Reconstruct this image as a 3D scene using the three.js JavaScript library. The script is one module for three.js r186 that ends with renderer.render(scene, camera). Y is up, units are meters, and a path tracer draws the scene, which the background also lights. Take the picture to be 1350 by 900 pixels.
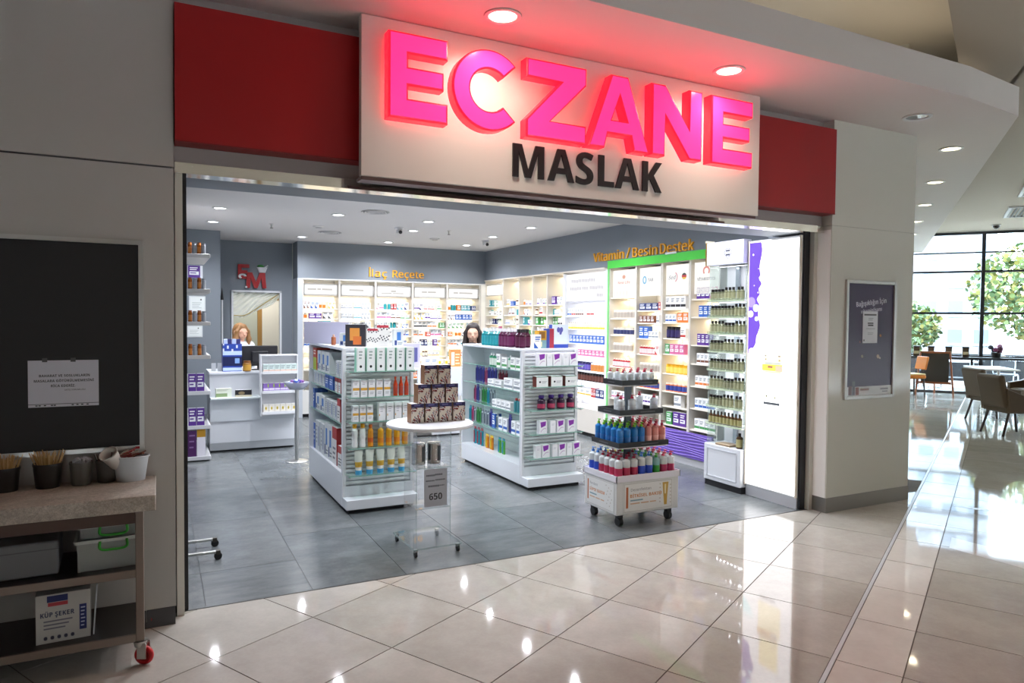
import * as THREE from 'three';
import { RoundedBoxGeometry } from 'three/addons/geometries/RoundedBoxGeometry.js';
import { mergeGeometries } from 'three/addons/utils/BufferGeometryUtils.js';
import { MarchingCubes } from 'three/addons/objects/MarchingCubes.js';
import { FontLoader } from 'three/addons/loaders/FontLoader.js';
import { TextGeometry } from 'three/addons/geometries/TextGeometry.js';
import { RectAreaLightUniformsLib } from 'three/addons/lights/RectAreaLightUniformsLib.js';

// ---------------------------------------------------------------- camera, sky, light, exposure
// World: x runs along the shop front (right positive), z = 0 is the shop's threshold, the shop lies at z < 0, the mall at z > 0.
const scene = new THREE.Scene();
const camera = new THREE.PerspectiveCamera(2 * Math.atan(450 / 920.71) * 180 / Math.PI, 1.5, 0.05, 400);
{
  const yaw = 0.4703, pitch = 0.0308, roll = 0.009;
  const f = new THREE.Vector3(Math.sin(yaw) * Math.cos(pitch), -Math.sin(pitch), -Math.cos(yaw) * Math.cos(pitch));
  const r0 = new THREE.Vector3(Math.cos(yaw), 0, Math.sin(yaw));
  const u0 = new THREE.Vector3().crossVectors(r0, f);
  const r = r0.clone().multiplyScalar(Math.cos(roll)).addScaledVector(u0, Math.sin(roll));
  const u = u0.clone().multiplyScalar(Math.cos(roll)).addScaledVector(r0, -Math.sin(roll));
  camera.position.set(0, 1.664, 4.355);
  camera.quaternion.setFromRotationMatrix(new THREE.Matrix4().makeBasis(r, u, f.clone().negate()));
}
scene.background = new THREE.Color(0.80, 0.90, 1.0);            // an even, bright hazy sky
scene.backgroundIntensity = 22;
const renderer = new THREE.WebGLRenderer();
renderer.toneMapping = THREE.LinearToneMapping;
renderer.toneMappingExposure = 1.0;
renderer.shadowMap.enabled = true;
RectAreaLightUniformsLib.init();
const SHOP_SPOT = 16, MALL_SPOT = 2.2;                          // candela of the downlights in the shop and in the mall

// ---------------------------------------------------------------- helpers
let seed = 20240611;
const rnd = () => { seed = (seed + 0x6d2b79f5) | 0; let t = Math.imul(seed ^ (seed >>> 15), 1 | seed); t = (t + Math.imul(t ^ (t >>> 7), 61 | t)) ^ t; return ((t ^ (t >>> 14)) >>> 0) / 4294967296; };
const rr = (a, b) => a + (b - a) * rnd();
const pick = (a) => a[Math.floor(rnd() * a.length)];
const taken = new Map();
function numbered(name) { const n = taken.get(name) ?? 0; taken.set(name, n + 1); return n ? name + '_' + String(n).padStart(3, '0') : name; }
function shade(o) { o.castShadow = true; o.receiveShadow = true; return o; }
function part(name, geo, mat, parent, p = [0, 0, 0], r = [0, 0, 0]) {
  const m = shade(new THREE.Mesh(geo, mat)); m.name = name; m.position.set(...p); m.rotation.set(...r); parent.add(m); return m;
}
function thing(name, label, category, p = [0, 0, 0], turn = 0, group) {
  const o = new THREE.Group(); o.name = numbered(name); o.position.set(...p); o.rotation.y = turn;
  o.userData = { label, category }; if (group) o.userData.group = group; scene.add(o); return o;
}
function solo(name, geo, mat, label, category, p = [0, 0, 0], turn = 0, group) {
  const m = shade(new THREE.Mesh(geo, mat)); m.name = numbered(name); m.position.set(...p); m.rotation.y = turn;
  m.userData = { label, category }; if (group) m.userData.group = group; scene.add(m); return m;
}
function struct(name, label, p = [0, 0, 0]) {
  const o = new THREE.Group(); o.name = numbered(name); o.position.set(...p); o.userData = { label, category: name.split('_')[0], kind: 'structure' }; scene.add(o); return o;
}
function copyOf(src, p, turn, label, group) {
  const c = src.clone(); c.name = numbered(src.name.replace(/_\d{3}$/, '')); c.position.set(...p); c.rotation.y = turn;
  c.userData = { label, category: src.userData.category }; if (group) c.userData.group = group; scene.add(c); return c;
}
const gc = new Map();
const cached = (k, f) => { if (!gc.has(k)) gc.set(k, f()); return gc.get(k); };
const bx = (w, h, d) => cached(`b${w.toFixed(4)},${h.toFixed(4)},${d.toFixed(4)}`, () => new THREE.BoxGeometry(w, h, d).translate(0, h / 2, 0));        // stands on y = 0
const rb = (w, h, d, r = 0.006, s = 2) => cached(`r${w.toFixed(4)},${h.toFixed(4)},${d.toFixed(4)},${r},${s}`, () => new RoundedBoxGeometry(w, h, d, s, r).translate(0, h / 2, 0));
const cyl = (r0, r1, h, n = 20) => cached(`c${r0},${r1},${h},${n}`, () => new THREE.CylinderGeometry(r1, r0, h, n).translate(0, h / 2, 0));          // bottom radius, top radius
const lathe = (pts, n = 16) => cached('l' + JSON.stringify(pts) + n, () => new THREE.LatheGeometry(pts.map(([x, y]) => new THREE.Vector2(x, y)), n));
const tube = (pts, r, n = 24, m = 8, closed = false) => new THREE.TubeGeometry(new THREE.CatmullRomCurve3(pts.map((p) => new THREE.Vector3(...p)), closed), n, r, m, closed);
function span(a, b, r, n = 10) {                                     // a straight rod from a to b
  const A = new THREE.Vector3(...a), B = new THREE.Vector3(...b), d = B.clone().sub(A), g = new THREE.CylinderGeometry(r, r, d.length(), n);
  g.applyQuaternion(new THREE.Quaternion().setFromUnitVectors(new THREE.Vector3(0, 1, 0), d.normalize())); g.translate((A.x + B.x) / 2, (A.y + B.y) / 2, (A.z + B.z) / 2); return g;
}
function poly(pts, depth, bevel = 0, holes = []) {                    // an outline in x, y extruded along z
  const s = new THREE.Shape(pts.map(([x, y]) => new THREE.Vector2(x, y)));
  for (const h of holes) s.holes.push(new THREE.Path(h.map(([x, y]) => new THREE.Vector2(x, y))));
  return new THREE.ExtrudeGeometry(s, { depth, bevelEnabled: bevel > 0, bevelSize: bevel, bevelThickness: bevel, bevelOffset: -bevel, bevelSegments: 3, curveSegments: 24 });
}
const plan = (pts, y0, h) => poly(pts.map(([x, z]) => [x, -z]), h).rotateX(-Math.PI / 2).translate(0, y0, 0);   // an outline in x, z extruded upwards from y0
const join = (...g) => mergeGeometries(g.map((x) => { const y = x.index ? x.toNonIndexed() : x.clone(); for (const k of Object.keys(y.attributes)) if (!['position', 'normal', 'uv'].includes(k)) y.deleteAttribute(k); y.clearGroups(); return y; }));
const at = (g, x, y, z, ry = 0, rx = 0, rz = 0) => { const c = g.clone(); if (rx) c.rotateX(rx); if (rz) c.rotateZ(rz); if (ry) c.rotateY(ry); return c.translate(x, y, z); };
const metric = (g, k = 1) => { const q = g.index ? g.toNonIndexed() : g.clone(), p = q.attributes.position, n = q.attributes.normal, uv = q.attributes.uv; for (let i = 0; i < p.count; i++) { const ax = Math.abs(n.getX(i)), ay = Math.abs(n.getY(i)), az = Math.abs(n.getZ(i)); if (ay > ax && ay > az) uv.setXY(i, p.getX(i) * k, p.getZ(i) * k); else if (ax > az) uv.setXY(i, p.getZ(i) * k, p.getY(i) * k); else uv.setXY(i, p.getX(i) * k, p.getY(i) * k); } return q; };   // uv in metres
const ORD = ['first', 'second', 'third', 'fourth', 'fifth', 'sixth', 'seventh', 'eighth', 'ninth', 'tenth', 'eleventh', 'twelfth', 'thirteenth', 'fourteenth', 'fifteenth', 'sixteenth', 'seventeenth', 'eighteenth', 'nineteenth', 'twentieth'];
const ord = (i) => ORD[i] ?? 'far';
const mc = new Map();
function mat(color, roughness = 0.6, metalness = 0, extra) {
  const k = `${color}|${roughness}|${metalness}|${JSON.stringify(extra ?? 0)}`;
  if (!mc.has(k)) mc.set(k, new THREE.MeshStandardMaterial({ color, roughness, metalness, ...extra }));
  return mc.get(k);
}
const phys = (o) => new THREE.MeshPhysicalMaterial(o);
function glow(color, k) { const c = new THREE.Color(color); return new THREE.MeshStandardMaterial({ color: 0x888888, roughness: 0.5, emissive: c, emissiveIntensity: k }); }

// ---------------------------------------------------------------- textures: grain, stains and flat print only
function canvas(w, h, draw) { const c = document.createElement('canvas'); c.width = w; c.height = h; draw(c.getContext('2d'), w, h); return c; }
function ctex(c, repeat) {
  const t = new THREE.CanvasTexture(c); t.colorSpace = THREE.SRGBColorSpace; t.magFilter = THREE.LinearFilter;
  if (repeat) t.wrapS = t.wrapT = THREE.RepeatWrapping;
  return t;
}
function noiseTex(n, base, amp, octaves, tint = [1, 1, 1], streak = 1) {  // tiling value noise around a base colour (sRGB 0..255)
  const px = new Uint8Array(n * n * 4), f = new Float32Array(n * n);
  for (const [cells, k] of octaves) {
    const cy = Math.max(2, Math.round(cells / streak)), g = Array.from({ length: cells * cy }, () => rnd() * 2 - 1), s = (t) => t * t * (3 - 2 * t);
    for (let y = 0; y < n; y++) for (let x = 0; x < n; x++) {
      const u = x / n * cells, v = y / n * cy, i = Math.floor(u), j = Math.floor(v), a = s(u - i), b = s(v - j), q = (p, r) => g[(p % cells) + (r % cy) * cells];
      f[y * n + x] += k * ((q(i, j) * (1 - a) + q(i + 1, j) * a) * (1 - b) + (q(i, j + 1) * (1 - a) + q(i + 1, j + 1) * a) * b);
    }
  }
  for (let i = 0; i < n * n; i++) { for (let c = 0; c < 3; c++) px[i * 4 + c] = Math.max(0, Math.min(255, base[c] + amp * f[i] * tint[c])); px[i * 4 + 3] = 255; }
  const t = new THREE.DataTexture(px, n, n); t.colorSpace = THREE.SRGBColorSpace; t.magFilter = THREE.LinearFilter; t.wrapS = t.wrapT = THREE.RepeatWrapping; t.needsUpdate = true; return t;
}
// One sheet of carton prints: 16 x 16 cells of 128 px. The lower 16 px of a cell carry the colour of the carton's sides.
const SHEET = canvas(2048, 2048, (c) => { c.fillStyle = '#fff'; c.fillRect(0, 0, 2048, 2048); });
const sheet = SHEET.getContext('2d'); let cells = 0;
function design(draw, side = '#f2f2f2') {
  const k = cells++, x = (k % 16) * 128, y = Math.floor(k / 16) * 128;
  sheet.save(); sheet.beginPath(); sheet.rect(x, y, 128, 128); sheet.clip(); sheet.translate(x, y);
  sheet.fillStyle = side; sheet.fillRect(0, 0, 128, 128); draw(sheet); sheet.fillStyle = side; sheet.fillRect(0, 112, 128, 16); sheet.restore(); return k;
}
const lines = (c, x, y, w, n, col, gap = 9, t = 4) => { c.fillStyle = col; for (let i = 0; i < n; i++) c.fillRect(x, y + i * gap, w * (1 - 0.25 * ((i * 7) % 3) / 2), t); };
const printed = new THREE.MeshStandardMaterial({ map: ctex(SHEET), roughness: 0.5 });
function cartonGeo(w, h, d, k) {
  return cached(`k${w.toFixed(3)},${h.toFixed(3)},${d.toFixed(3)},${k}`, () => {
    const g = new THREE.BoxGeometry(w, h, d).translate(0, h / 2, 0), uv = g.attributes.uv, x = (k % 16) / 16, y = 1 - Math.floor(k / 16) / 16;
    for (let i = 0; i < 24; i++) {
      const f = Math.floor(i / 4), u = uv.getX(i), v = uv.getY(i);
      if (f >= 4) uv.setXY(i, x + (3 + u * 122) / 2048, y - (3 + (1 - v) * 106) / 2048);
      else uv.setXY(i, x + (10 + u * 100) / 2048, y - (118 + (1 - v) * 6) / 2048);
    }
    return g;
  });
}
const labelGeo = (w, h, k, t = 0.002) => cached(`p${w},${h},${k},${t}`, () => {  // a thin printed sheet whose front face shows design k
  return cartonGeo(w, h, t, k);
});

// ---------------------------------------------------------------- materials of the place
const M = {
  cladding: mat(0xb4b2ad, 0.32), plinth: mat(0x4a4a4c, 0.5), lintel: mat(0xa8a09c, 0.5), soffit: mat(0xd8d0ca, 0.75), slab: mat(0xc4bdb2, 0.8),
  column: mat(0xcfcdc2, 0.12), returnPanel: mat(0xf0eeea, 0.4), steel: mat(0xc9c9c6, 0.28, 1), polished: mat(0xe6e4de, 0.1, 1), darkSteel: mat(0x5b5650, 0.4, 1), black: mat(0x131316, 0.4),
  shopWall: new THREE.MeshStandardMaterial({ color: 0x7f868e, roughness: 0.7 }), shopCeiling: mat(0xd2cfcd, 0.85), white: mat(0xe8e9ec, 0.4), offWhite: mat(0xd9d8d4, 0.5), lacquer: mat(0xe4e7ec, 0.22), kick: mat(0x1c1c20, 0.6),
  shelfWarm: mat(0xf0ece2, 0.4), glassShelf: phys({ color: 0xeefaf5, roughness: 0.03, transmission: 0.97, thickness: 0, ior: 1.5 }), clear: phys({ color: 0xffffff, roughness: 0.02, transmission: 1, thickness: 0, ior: 1.49 }),
  glassEdgeClear: phys({ color: 0xe6f0f0, roughness: 0.1, transmission: 0.82, thickness: 0 }), glassEdge: mat(0x7fb8a4, 0.2), red: mat(0x9e0a10, 0.45), signWhite: mat(0xd6d2ca, 0.4), orange: mat(0xf2ac26, 0.45), green: mat(0x4fd04a, 0.4), purple: mat(0x6f55b4, 0.45),
  wood: mat(0x9a5a2c, 0.5), darkWood: mat(0x4a2c1a, 0.5), mallWall: mat(0xaaa79f, 0.6), grout: mat(0x5f564e, 0.8), shopGrout: mat(0x55585a, 0.8),
};
function slabBox(parent, name, x0, x1, y0, y1, z0, z1, m) { return part(name, bx(x1 - x0, y1 - y0, z1 - z0), m, parent, [(x0 + x1) / 2, y0, (z0 + z1) / 2]); }

const WA = -Math.atan2(0.814, 0.581), W0 = [17.3, -5.3], wp = (s, q = 0) => [W0[0] + 0.581 * s + 0.814 * q, W0[1] + 0.814 * s - 0.581 * q];   // the window wall: s along the glass, q outwards
// ---------------------------------------------------------------- floors
const A28 = 28 * Math.PI / 180, E1 = [Math.cos(A28), -Math.sin(A28)], E2 = [Math.sin(A28), Math.cos(A28)];
const stp = (s, t) => [E1[0] * t + E2[0] * s, E1[1] * t + E2[1] * s];           // (s across, t along) to x, z
const clipZ = (pts, z0) => { const o = []; pts.forEach((p, i) => { const q = pts[(i + 1) % pts.length], a = p[1] >= z0, b = q[1] >= z0; if (a) o.push(p); if (a !== b) { const k = (z0 - p[1]) / (q[1] - p[1]); o.push([p[0] + k * (q[0] - p[0]), z0]); } }); return o; };
const seesFloor = (x, z) => { const v = new THREE.Vector3(x, 0, z), w = v.clone().sub(camera.position).applyQuaternion(camera.quaternion.clone().invert()); return w.z < -0.3 && Math.abs(w.x / -w.z) < 0.80 && Math.abs(w.y / -w.z) < 0.56 ? -w.z : 0; };
{
  const tileMats = [0, 1, 2, 3].map((i) => { const t = noiseTex(256, [[185, 181, 172], [180, 176, 167], [188, 184, 176], [183, 178, 170]][i], 5, [[6, 1], [24, 0.6], [96, 0.5]]); return new THREE.MeshStandardMaterial({ map: t, roughness: 0.045 }); });
  const paleMats = [0, 1].map((i) => new THREE.MeshStandardMaterial({ map: noiseTex(128, [[220, 216, 208], [216, 211, 203]][i], 4, [[8, 1], [48, 0.6]]), roughness: 0.045 }));
  const fl = struct('floor', 'polished beige tile floor of the mall walkway laid on the diagonal');
  part('screed', bx(40, 0.2, 22), M.grout, fl, [12, -0.2035, -2.5]);
  const tiles = [];
  const addTile = (s0, s1, t0, t1, mats) => {
    const g = 0.003; let p = [stp(s0 + g, t0 + g), stp(s0 + g, t1 - g), stp(s1 - g, t1 - g), stp(s1 - g, t0 + g)];
    const cx = (p[0][0] + p[2][0]) / 2, cz = (p[0][1] + p[2][1]) / 2;
    if (cx < 6.9) p = clipZ(p, 0.045); else if ((cx - 6.9) * 0.59 + (cz - 0.1) * 0.81 < -0.6) return;
    if (p.length < 3) return;
    let area = 0; p.forEach((a, i) => { const b = p[(i + 1) % p.length]; area += a[0] * b[1] - b[0] * a[1]; });
    if (Math.abs(area) < 0.002) return;
    if ((p[0][0] - cx) ** 2 > 1) return;
    tiles.push({ p, d: seesFloor(cx, cz) || (p.some(([x, z]) => seesFloor(x, z)) ? 30 : 0), mats });
  };
  const tSteps = (s0, s1, mats, tMax) => { for (let k = -8; k < tMax; k++) addTile(s0, s1, -0.13 + 0.6 * k, -0.13 + 0.6 * (k + 1), mats); };
  for (let k = -14; k < 4; k++) tSteps(0.743 + 0.612 * k, 0.743 + 0.612 * (k + 1), tileMats, 34);
  tSteps(3.213, 3.505, paleMats, 34);
  for (let k = 0; k < 9; k++) tSteps(3.505 + 0.612 * k, 3.505 + 0.612 * (k + 1), tileMats, 38);
  const near = tiles.filter((t) => t.d > 0).sort((a, b) => a.d - b.d), single = new Set(near.slice(0, 290)), rest = [];
  for (const t of tiles) {
    const g = plan(t.p, -0.012, 0.012);
    if (single.has(t)) part('tile', g, pick(t.mats), fl); else rest.push(g);
  }
  if (rest.length) part('far_tiles', join(...rest), tileMats[0], fl).userData.kind = 'stuff';
  const strip = (s0, s1, t0, t1, m, y = 0) => part('inlay_strip', plan([stp(s0, t0), stp(s0, t1), stp(s1, t1), stp(s1, t0)], -0.012, 0.012 + y), m, fl);
  const brushed = mat(0xd2d4d8, 0.3, 0.15);
  strip(3.191, 3.211, -4, 20, brushed); strip(3.52, 7, 5.46, 5.52, brushed, 0.0008);
  part('inlay_strip', plan([[5.24, 1.25], [5.52, 1.1], [5.6, 2.4], [5.3, 2.4]], -0.012, 0.0128), paleMats[0], fl);
}
{
  const t = [0, 1, 2].map((i) => new THREE.MeshStandardMaterial({ map: noiseTex(512, [[104, 109, 111], [99, 104, 106], [108, 112, 113]][i], 9, [[3, 1], [7, 0.8], [24, 0.5], [90, 0.45]], [1, 1, 1], 0.6), roughness: 0.24 }));
  t.forEach((m) => { m.map.repeat.set(0.8, 0.8); });
  const fl = struct('floor', 'dull grey stone-look tile floor inside the pharmacy');
  slabBox(fl, 'screed', 0.1, 6, -0.2, -0.0035, -9.8, 0.04, M.shopGrout);
  for (let i = -1; i < 10; i++) {
    const x0 = Math.max(0.1, 0.241 + 0.6 * i), x1 = Math.min(5.9, 0.841 + 0.6 * i), off = [0, 1].includes(i) ? (i ? -1.14 : -0.56) : i === 2 ? -1.14 : i % 2 ? -0.56 : -1.14;
    for (let k = -8; k < 2; k++) {
      const z0 = Math.max(-9.7, off + 1.2 * k), z1 = Math.min(0.032, off + 1.2 * (k + 1));
      if (z1 - z0 > 0.02 && x1 - x0 > 0.02) { const g = bx(x1 - x0 - 0.004, 0.012, z1 - z0 - 0.004).clone(); const uv = g.attributes.uv, du = rnd(), dv = rnd(); for (let q = 0; q < uv.count; q++) uv.setXY(q, uv.getX(q) * 0.6 + du, uv.getY(q) * 1.2 + dv); part('tile', g, pick(t), fl, [(x0 + x1) / 2, -0.012, (z0 + z1) / 2]); }
    }
  }
  const th = struct('trim_1', 'thin dark metal threshold strip between shop and mall floors'); slabBox(th, 'threshold_strip', 0.1, 5.2, -0.012, 0.0015, 0.033, 0.046, mat(0x3a3a3a, 0.4, 1));
}

// ---------------------------------------------------------------- mall shell
{
  const w = struct('wall_left', 'grey clad mall wall left of the pharmacy entrance');
  slabBox(w, 'panel', -3.5, 0.083, 0.1, 2.452, 0, 0.2, M.cladding); slabBox(w, 'panel', -3.5, 0.083, 2.462, 3.41, 0, 0.2, M.cladding); slabBox(w, 'backing', -3.5, 0.075, 0, 3.41, -0.1, 0.188, M.plinth);
  slabBox(w, 'return_panel', -3.7, -3.5, 0, 4.65, -0.4, 9.1, M.mallWall);
  const b = struct('baseboard_left', 'dark grey plinth under the left wall cladding'); slabBox(b, 'plinth', -3.5, 0.08, 0, 0.098, 0.188, 0.2, M.plinth);
  const c = struct('wall_right', 'glossy pale column right of the pharmacy entrance');
  slabBox(c, 'panel', 5.205, 6.33, 0.13, 2.5, 0.02, 0.2, M.column); slabBox(c, 'panel', 5.205, 6.33, 2.508, 3.41, 0.02, 0.2, M.column); slabBox(c, 'backing', 5.22, 6.32, 0, 3.41, -0.5, 0.19, M.column);
  slabBox(c, 'return_panel', 5.2, 5.205, 0.13, 2.47, 0.02, 0.19, M.returnPanel);
  const cb = struct('baseboard_right', 'brushed metal base band around the column foot'); slabBox(cb, 'base_band', 5.2, 6.335, 0, 0.13, 0.02, 0.205, mat(0x8d8883, 0.35, 1));
  const sw = struct('wall_side', 'mall wall running from the column back to the windows');
  part('wall_slab', plan([[6.33, 0.1], [16.2, -7.2], [16.0, -7.5], [6.2, -0.3]], 0, 4.65), M.column, sw);
  const lin = struct('wall_front', 'lintel wall above the pharmacy opening');
  slabBox(lin, 'beam', 0.083, 5.2, 2.475, 3.41, -0.34, 0.098, M.lintel); slabBox(lin, 'soffit_panel', 0.1, 5.2, 2.455, 2.475, -0.36, 0.0, mat(0x7f868e, 0.6)); slabBox(lin, 'upper_panel', -3.6, 6.5, 3.41, 4.65, -0.4, -0.02, M.slab);
  const tr = struct('trim_2', 'polished metal sliding door track along the top of the opening'); slabBox(tr, 'door_track', 0.09, 5.2, 2.455, 2.505, 0.1, 0.125, M.polished); slabBox(tr, 'track_lip', 0.09, 5.2, 2.447, 2.455, 0.0, 0.125, M.polished);
  const so = struct('ceiling_soffit', 'dropped white soffit above the shop sign');
  part('soffit_board', plan([[-3.5, 0.0], [-3.5, 1.09], [5.6, 1.09], [6.45, 1.0], [16.8, -6.46], [16.3, -7.0], [6.4, 0.15], [6.4, 0]], 3.41, 0.24), M.soffit, so);
  const up = struct('ceiling', 'high recessed mall ceiling beyond the soffit edge'); part('ceiling_board', plan([[-3.7, -0.45], [6.3, -0.45], [16.1, -7.5], wp(-2.2, 0.15), wp(18.9, 0.15), [-3.7, 9.15]], 4.3, 0.3), mat(0xdcd6ca, 0.8), up);
  const sl = struct('ceiling', 'lower ceiling slab over the cafe corner');
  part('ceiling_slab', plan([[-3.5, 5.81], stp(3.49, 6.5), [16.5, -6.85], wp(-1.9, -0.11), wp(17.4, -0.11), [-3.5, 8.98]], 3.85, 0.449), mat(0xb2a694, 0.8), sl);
  const bk = struct('wall_back', 'plain mall wall behind the viewer'); slabBox(bk, 'wall_slab', -3.6, 27, 0, 4.6, 9, 9.2, M.mallWall);
}
// ---------------------------------------------------------------- jambs
{
  const j = struct('trim_3', 'slim silver door frame with black glass edge at the left jamb');
  slabBox(j, 'frame', 0.09, 0.128, 0, 2.455, -0.03, 0.1, mat(0xd2d0c6, 0.35, 0.3)); slabBox(j, 'glass_edge', 0.13, 0.15, 0.003, 2.447, -0.06, 0.03, M.black);
  const k = struct('trim_4', 'slim silver door frame with black glass edge at the right jamb');
  slabBox(k, 'frame', 5.158, 5.2, 0, 2.447, -0.03, 0.06, mat(0xd2d0c6, 0.35, 0.3)); slabBox(k, 'glass_edge', 5.085, 5.15, 0.003, 2.447, -0.06, 0.02, mat(0x1d2026, 0.35));
}
// ---------------------------------------------------------------- shop shell
{
  const c = struct('ceiling', 'white plaster ceiling of the pharmacy'); slabBox(c, 'ceiling_board', 0.1, 6, 2.94, 3.1, -9.7, -0.34, M.shopCeiling);
  const l = struct('wall_left', 'grey left wall inside the pharmacy'); slabBox(l, 'wall_slab', 0, 0.15, 0, 2.94, -9.7, -0.06, M.shopWall);
  const p = struct('wall_pier', 'grey wall pier behind the wall shelves'); slabBox(p, 'wall_slab', 0.15, 0.84, 0, 2.94, -8.3, -6.84, M.shopWall);
  const e = struct('wall_recess', 'darker grey recessed wall with the red logo and the back room opening');
  slabBox(e, 'wall_slab', 0.84, 1.1, 0, 2.94, -8.2, -8.1, M.shopWall); slabBox(e, 'wall_slab', 1.9, 2.08, 0, 2.94, -8.2, -8.1, M.shopWall); slabBox(e, 'wall_slab', 1.1, 1.9, 2.12, 2.94, -8.2, -8.1, M.shopWall);
  const r = struct('wall_right', 'grey right wall and bulkhead inside the pharmacy'); slabBox(r, 'wall_slab', 5.9, 6, 0, 2.94, -9.7, -0.5, M.shopWall); slabBox(r, 'bulkhead', 5.5, 5.9, 2.4, 2.94, -8.05, -0.34, M.shopWall); slabBox(r, 'bulkhead_trim', 5.485, 5.9, 2.38, 2.4, -7.6, -3.66, mat(0xe0d8cc, 0.4));
  slabBox(r, 'end_wall', 5.2, 5.9, 0, 2.94, -0.5, -0.36, M.shopWall);
  const b = struct('wall_back', 'grey bulkhead above the back wall shelving'); slabBox(b, 'bulkhead', 2.08, 5.5, 2.33, 2.94, -8.05, -7.6, M.shopWall); slabBox(b, 'wall_slab', 2.08, 5.9, 0, 2.33, -8.15, -8.05, M.offWhite); slabBox(b, 'return_slab', 2.08, 2.16, 0, 2.33, -8.05, -7.6, mat(0xb9c0c8, 0.5)); slabBox(b, 'bulkhead_trim', 2.16, 5.5, 2.31, 2.33, -7.95, -7.585, mat(0xe6e6e4, 0.35));
  const rm = struct('wall_room', 'pale back room seen through the opening behind the counter');
  slabBox(rm, 'wall_slab', 0.2, 3.2, 0, 2.94, -9.8, -9.7, mat(0xc6cdc4, 0.7)); slabBox(rm, 'wall_slab', 3.1, 3.2, 0, 2.94, -9.7, -8.2, mat(0xc6cdc4, 0.7));
}
{
  const f = struct('trim_5', 'white frame around the back room opening');
  slabBox(f, 'jamb', 1.1, 1.13, 0, 2.12, -8.2, -8.08, M.white); slabBox(f, 'jamb', 1.87, 1.9, 0, 2.12, -8.2, -8.08, M.white); slabBox(f, 'head', 1.1, 1.9, 2.09, 2.12, -8.2, -8.08, M.white);
  const d = struct('door_1', 'bright white door standing in the back room'); slabBox(d, 'leaf', 1.78, 2.6, 0, 2.0, -9.69, -9.65, mat(0xf4f2ec, 0.4)); slabBox(d, 'frame', 1.7, 1.78, 0, 2.06, -9.69, -9.64, mat(0xb08850, 0.5)); slabBox(d, 'frame', 1.7, 2.68, 2.0, 2.06, -9.69, -9.64, mat(0xb08850, 0.5));
  part('handle', span([2.42, 1.02, -9.62], [2.5, 1.02, -9.62], 0.008), M.steel, d);
}

// ---------------------------------------------------------------- downlights
function downlight(name, label, x, y, z, r, on, cd, color, group) {
  const o = thing(name, label, 'light', [x, y, z], 0, group);
  part('rim', lathe([[r * 0.86, 0.0], [r * 0.88, -0.008], [r * 1.12, -0.008], [r * 1.16, 0], [r * 0.86, 0]], 28), mat(0xd8d8d4, 0.4), o);
  if (on) {
    part('lamp_lens', lathe([[0, -0.0068], [r * 0.6, -0.0062], [r * 0.86, -0.002], [r * 0.86, -0.0005], [0, -0.0005]], 28), glow(color, on), o);
    const l = new THREE.SpotLight(color, cd, 0, 1.35, 1); l.name = 'lamp'; l.position.set(0, -0.004, 0); l.target.position.set(0, -1, 0); l.castShadow = true; l.shadow.radius = r * 0.5 / 0.02; o.add(l, l.target);
  } else { part('reflector', lathe([[r * 0.86, -0.001], [r * 0.5, -0.0005], [0, -0.0004]], 28), mat(0x8a8a88, 0.12, 1), o); }
  return o;
}
const shopSpots = [[0.663, -4.503, 'first column from the left, nearer'], [0.675, -5.809, 'first column from the left, farther'], [2.036, -6.967, 'second column, by the back wall'], [1.999, -4.332, 'second column, middle row'], [1.974, -3.096, 'second column, nearest row'],
  [3.439, -6.981, 'above the orange back lettering'], [3.31, -5.334, 'third column, middle row'], [3.175, -4.33, 'third column, beside the round vent'], [3.3, -3.033, 'third column, nearest row'], [4.741, -6.728, 'fourth column, by the back corner'], [4.616, -5.401, 'fourth column, second from the back'], [4.612, -4.171, 'fourth column, second from the front'], [4.696, -3.042, 'fourth column, nearest row']];
for (const [x, z, w] of shopSpots) downlight('ceiling_downlight', `round white recessed downlight in shop ceiling, ${w}`, x, 2.94, z, 0.075, 9, SHOP_SPOT, 0xf4f7ff, 'recessed downlights in the shop ceiling');
for (const [x, z] of [[0.7, -1.8], [1.95, -1.8], [3.3, -1.8], [4.6, -1.8], [0.7, -0.72], [1.95, -0.72], [3.3, -0.72], [4.6, -0.72]]) downlight('ceiling_downlight', `round white recessed downlight hidden behind the lintel, ${z < -1 ? 'back' : 'front'} row, ${x < 1 ? 'leftmost' : x < 2 ? 'second' : x < 4 ? 'third' : 'rightmost'}`, x, 2.94, z, 0.075, 9, SHOP_SPOT * 0.6, 0xf4f7ff, 'recessed downlights in the shop ceiling');
downlight('ceiling_downlight', 'round recessed downlight in the back room ceiling', 1.6, 2.94, -9.0, 0.075, 9, 16, 0xfff6e6);
const mallSpots = [[1.783, 0.694, 'above the letter C of the sign'], [3.556, 0.652, 'above the letter N of the sign'], [7.07, 0.072, 'nearest of the row beyond the column'], [8.57, -1.02, 'second of the row beyond the column'], [10.08, -2.11, 'third of the row beyond the column'], [11.6, -3.23, 'fourth of the row beyond the column'], [13.2, -4.36, 'fifth of the row beyond the column'], [14.8, -5.48, 'last of the row beyond the column']];
mallSpots.forEach(([x, z, w], i) => downlight('soffit_downlight', `round warm recessed soffit downlight, ${w}`, x, 3.41, z, 0.095, 7, i < 2 ? MALL_SPOT * 2.3 : MALL_SPOT, i < 2 ? 0xfff4e0 : 0xfff0cc, 'downlights in the mall soffit'));
downlight('soffit_downlight', 'unlit mirrored recessed soffit downlight above the column', 5.74, 3.41, 0.585, 0.1, 0, 0, 0, 'downlights in the mall soffit');
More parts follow.
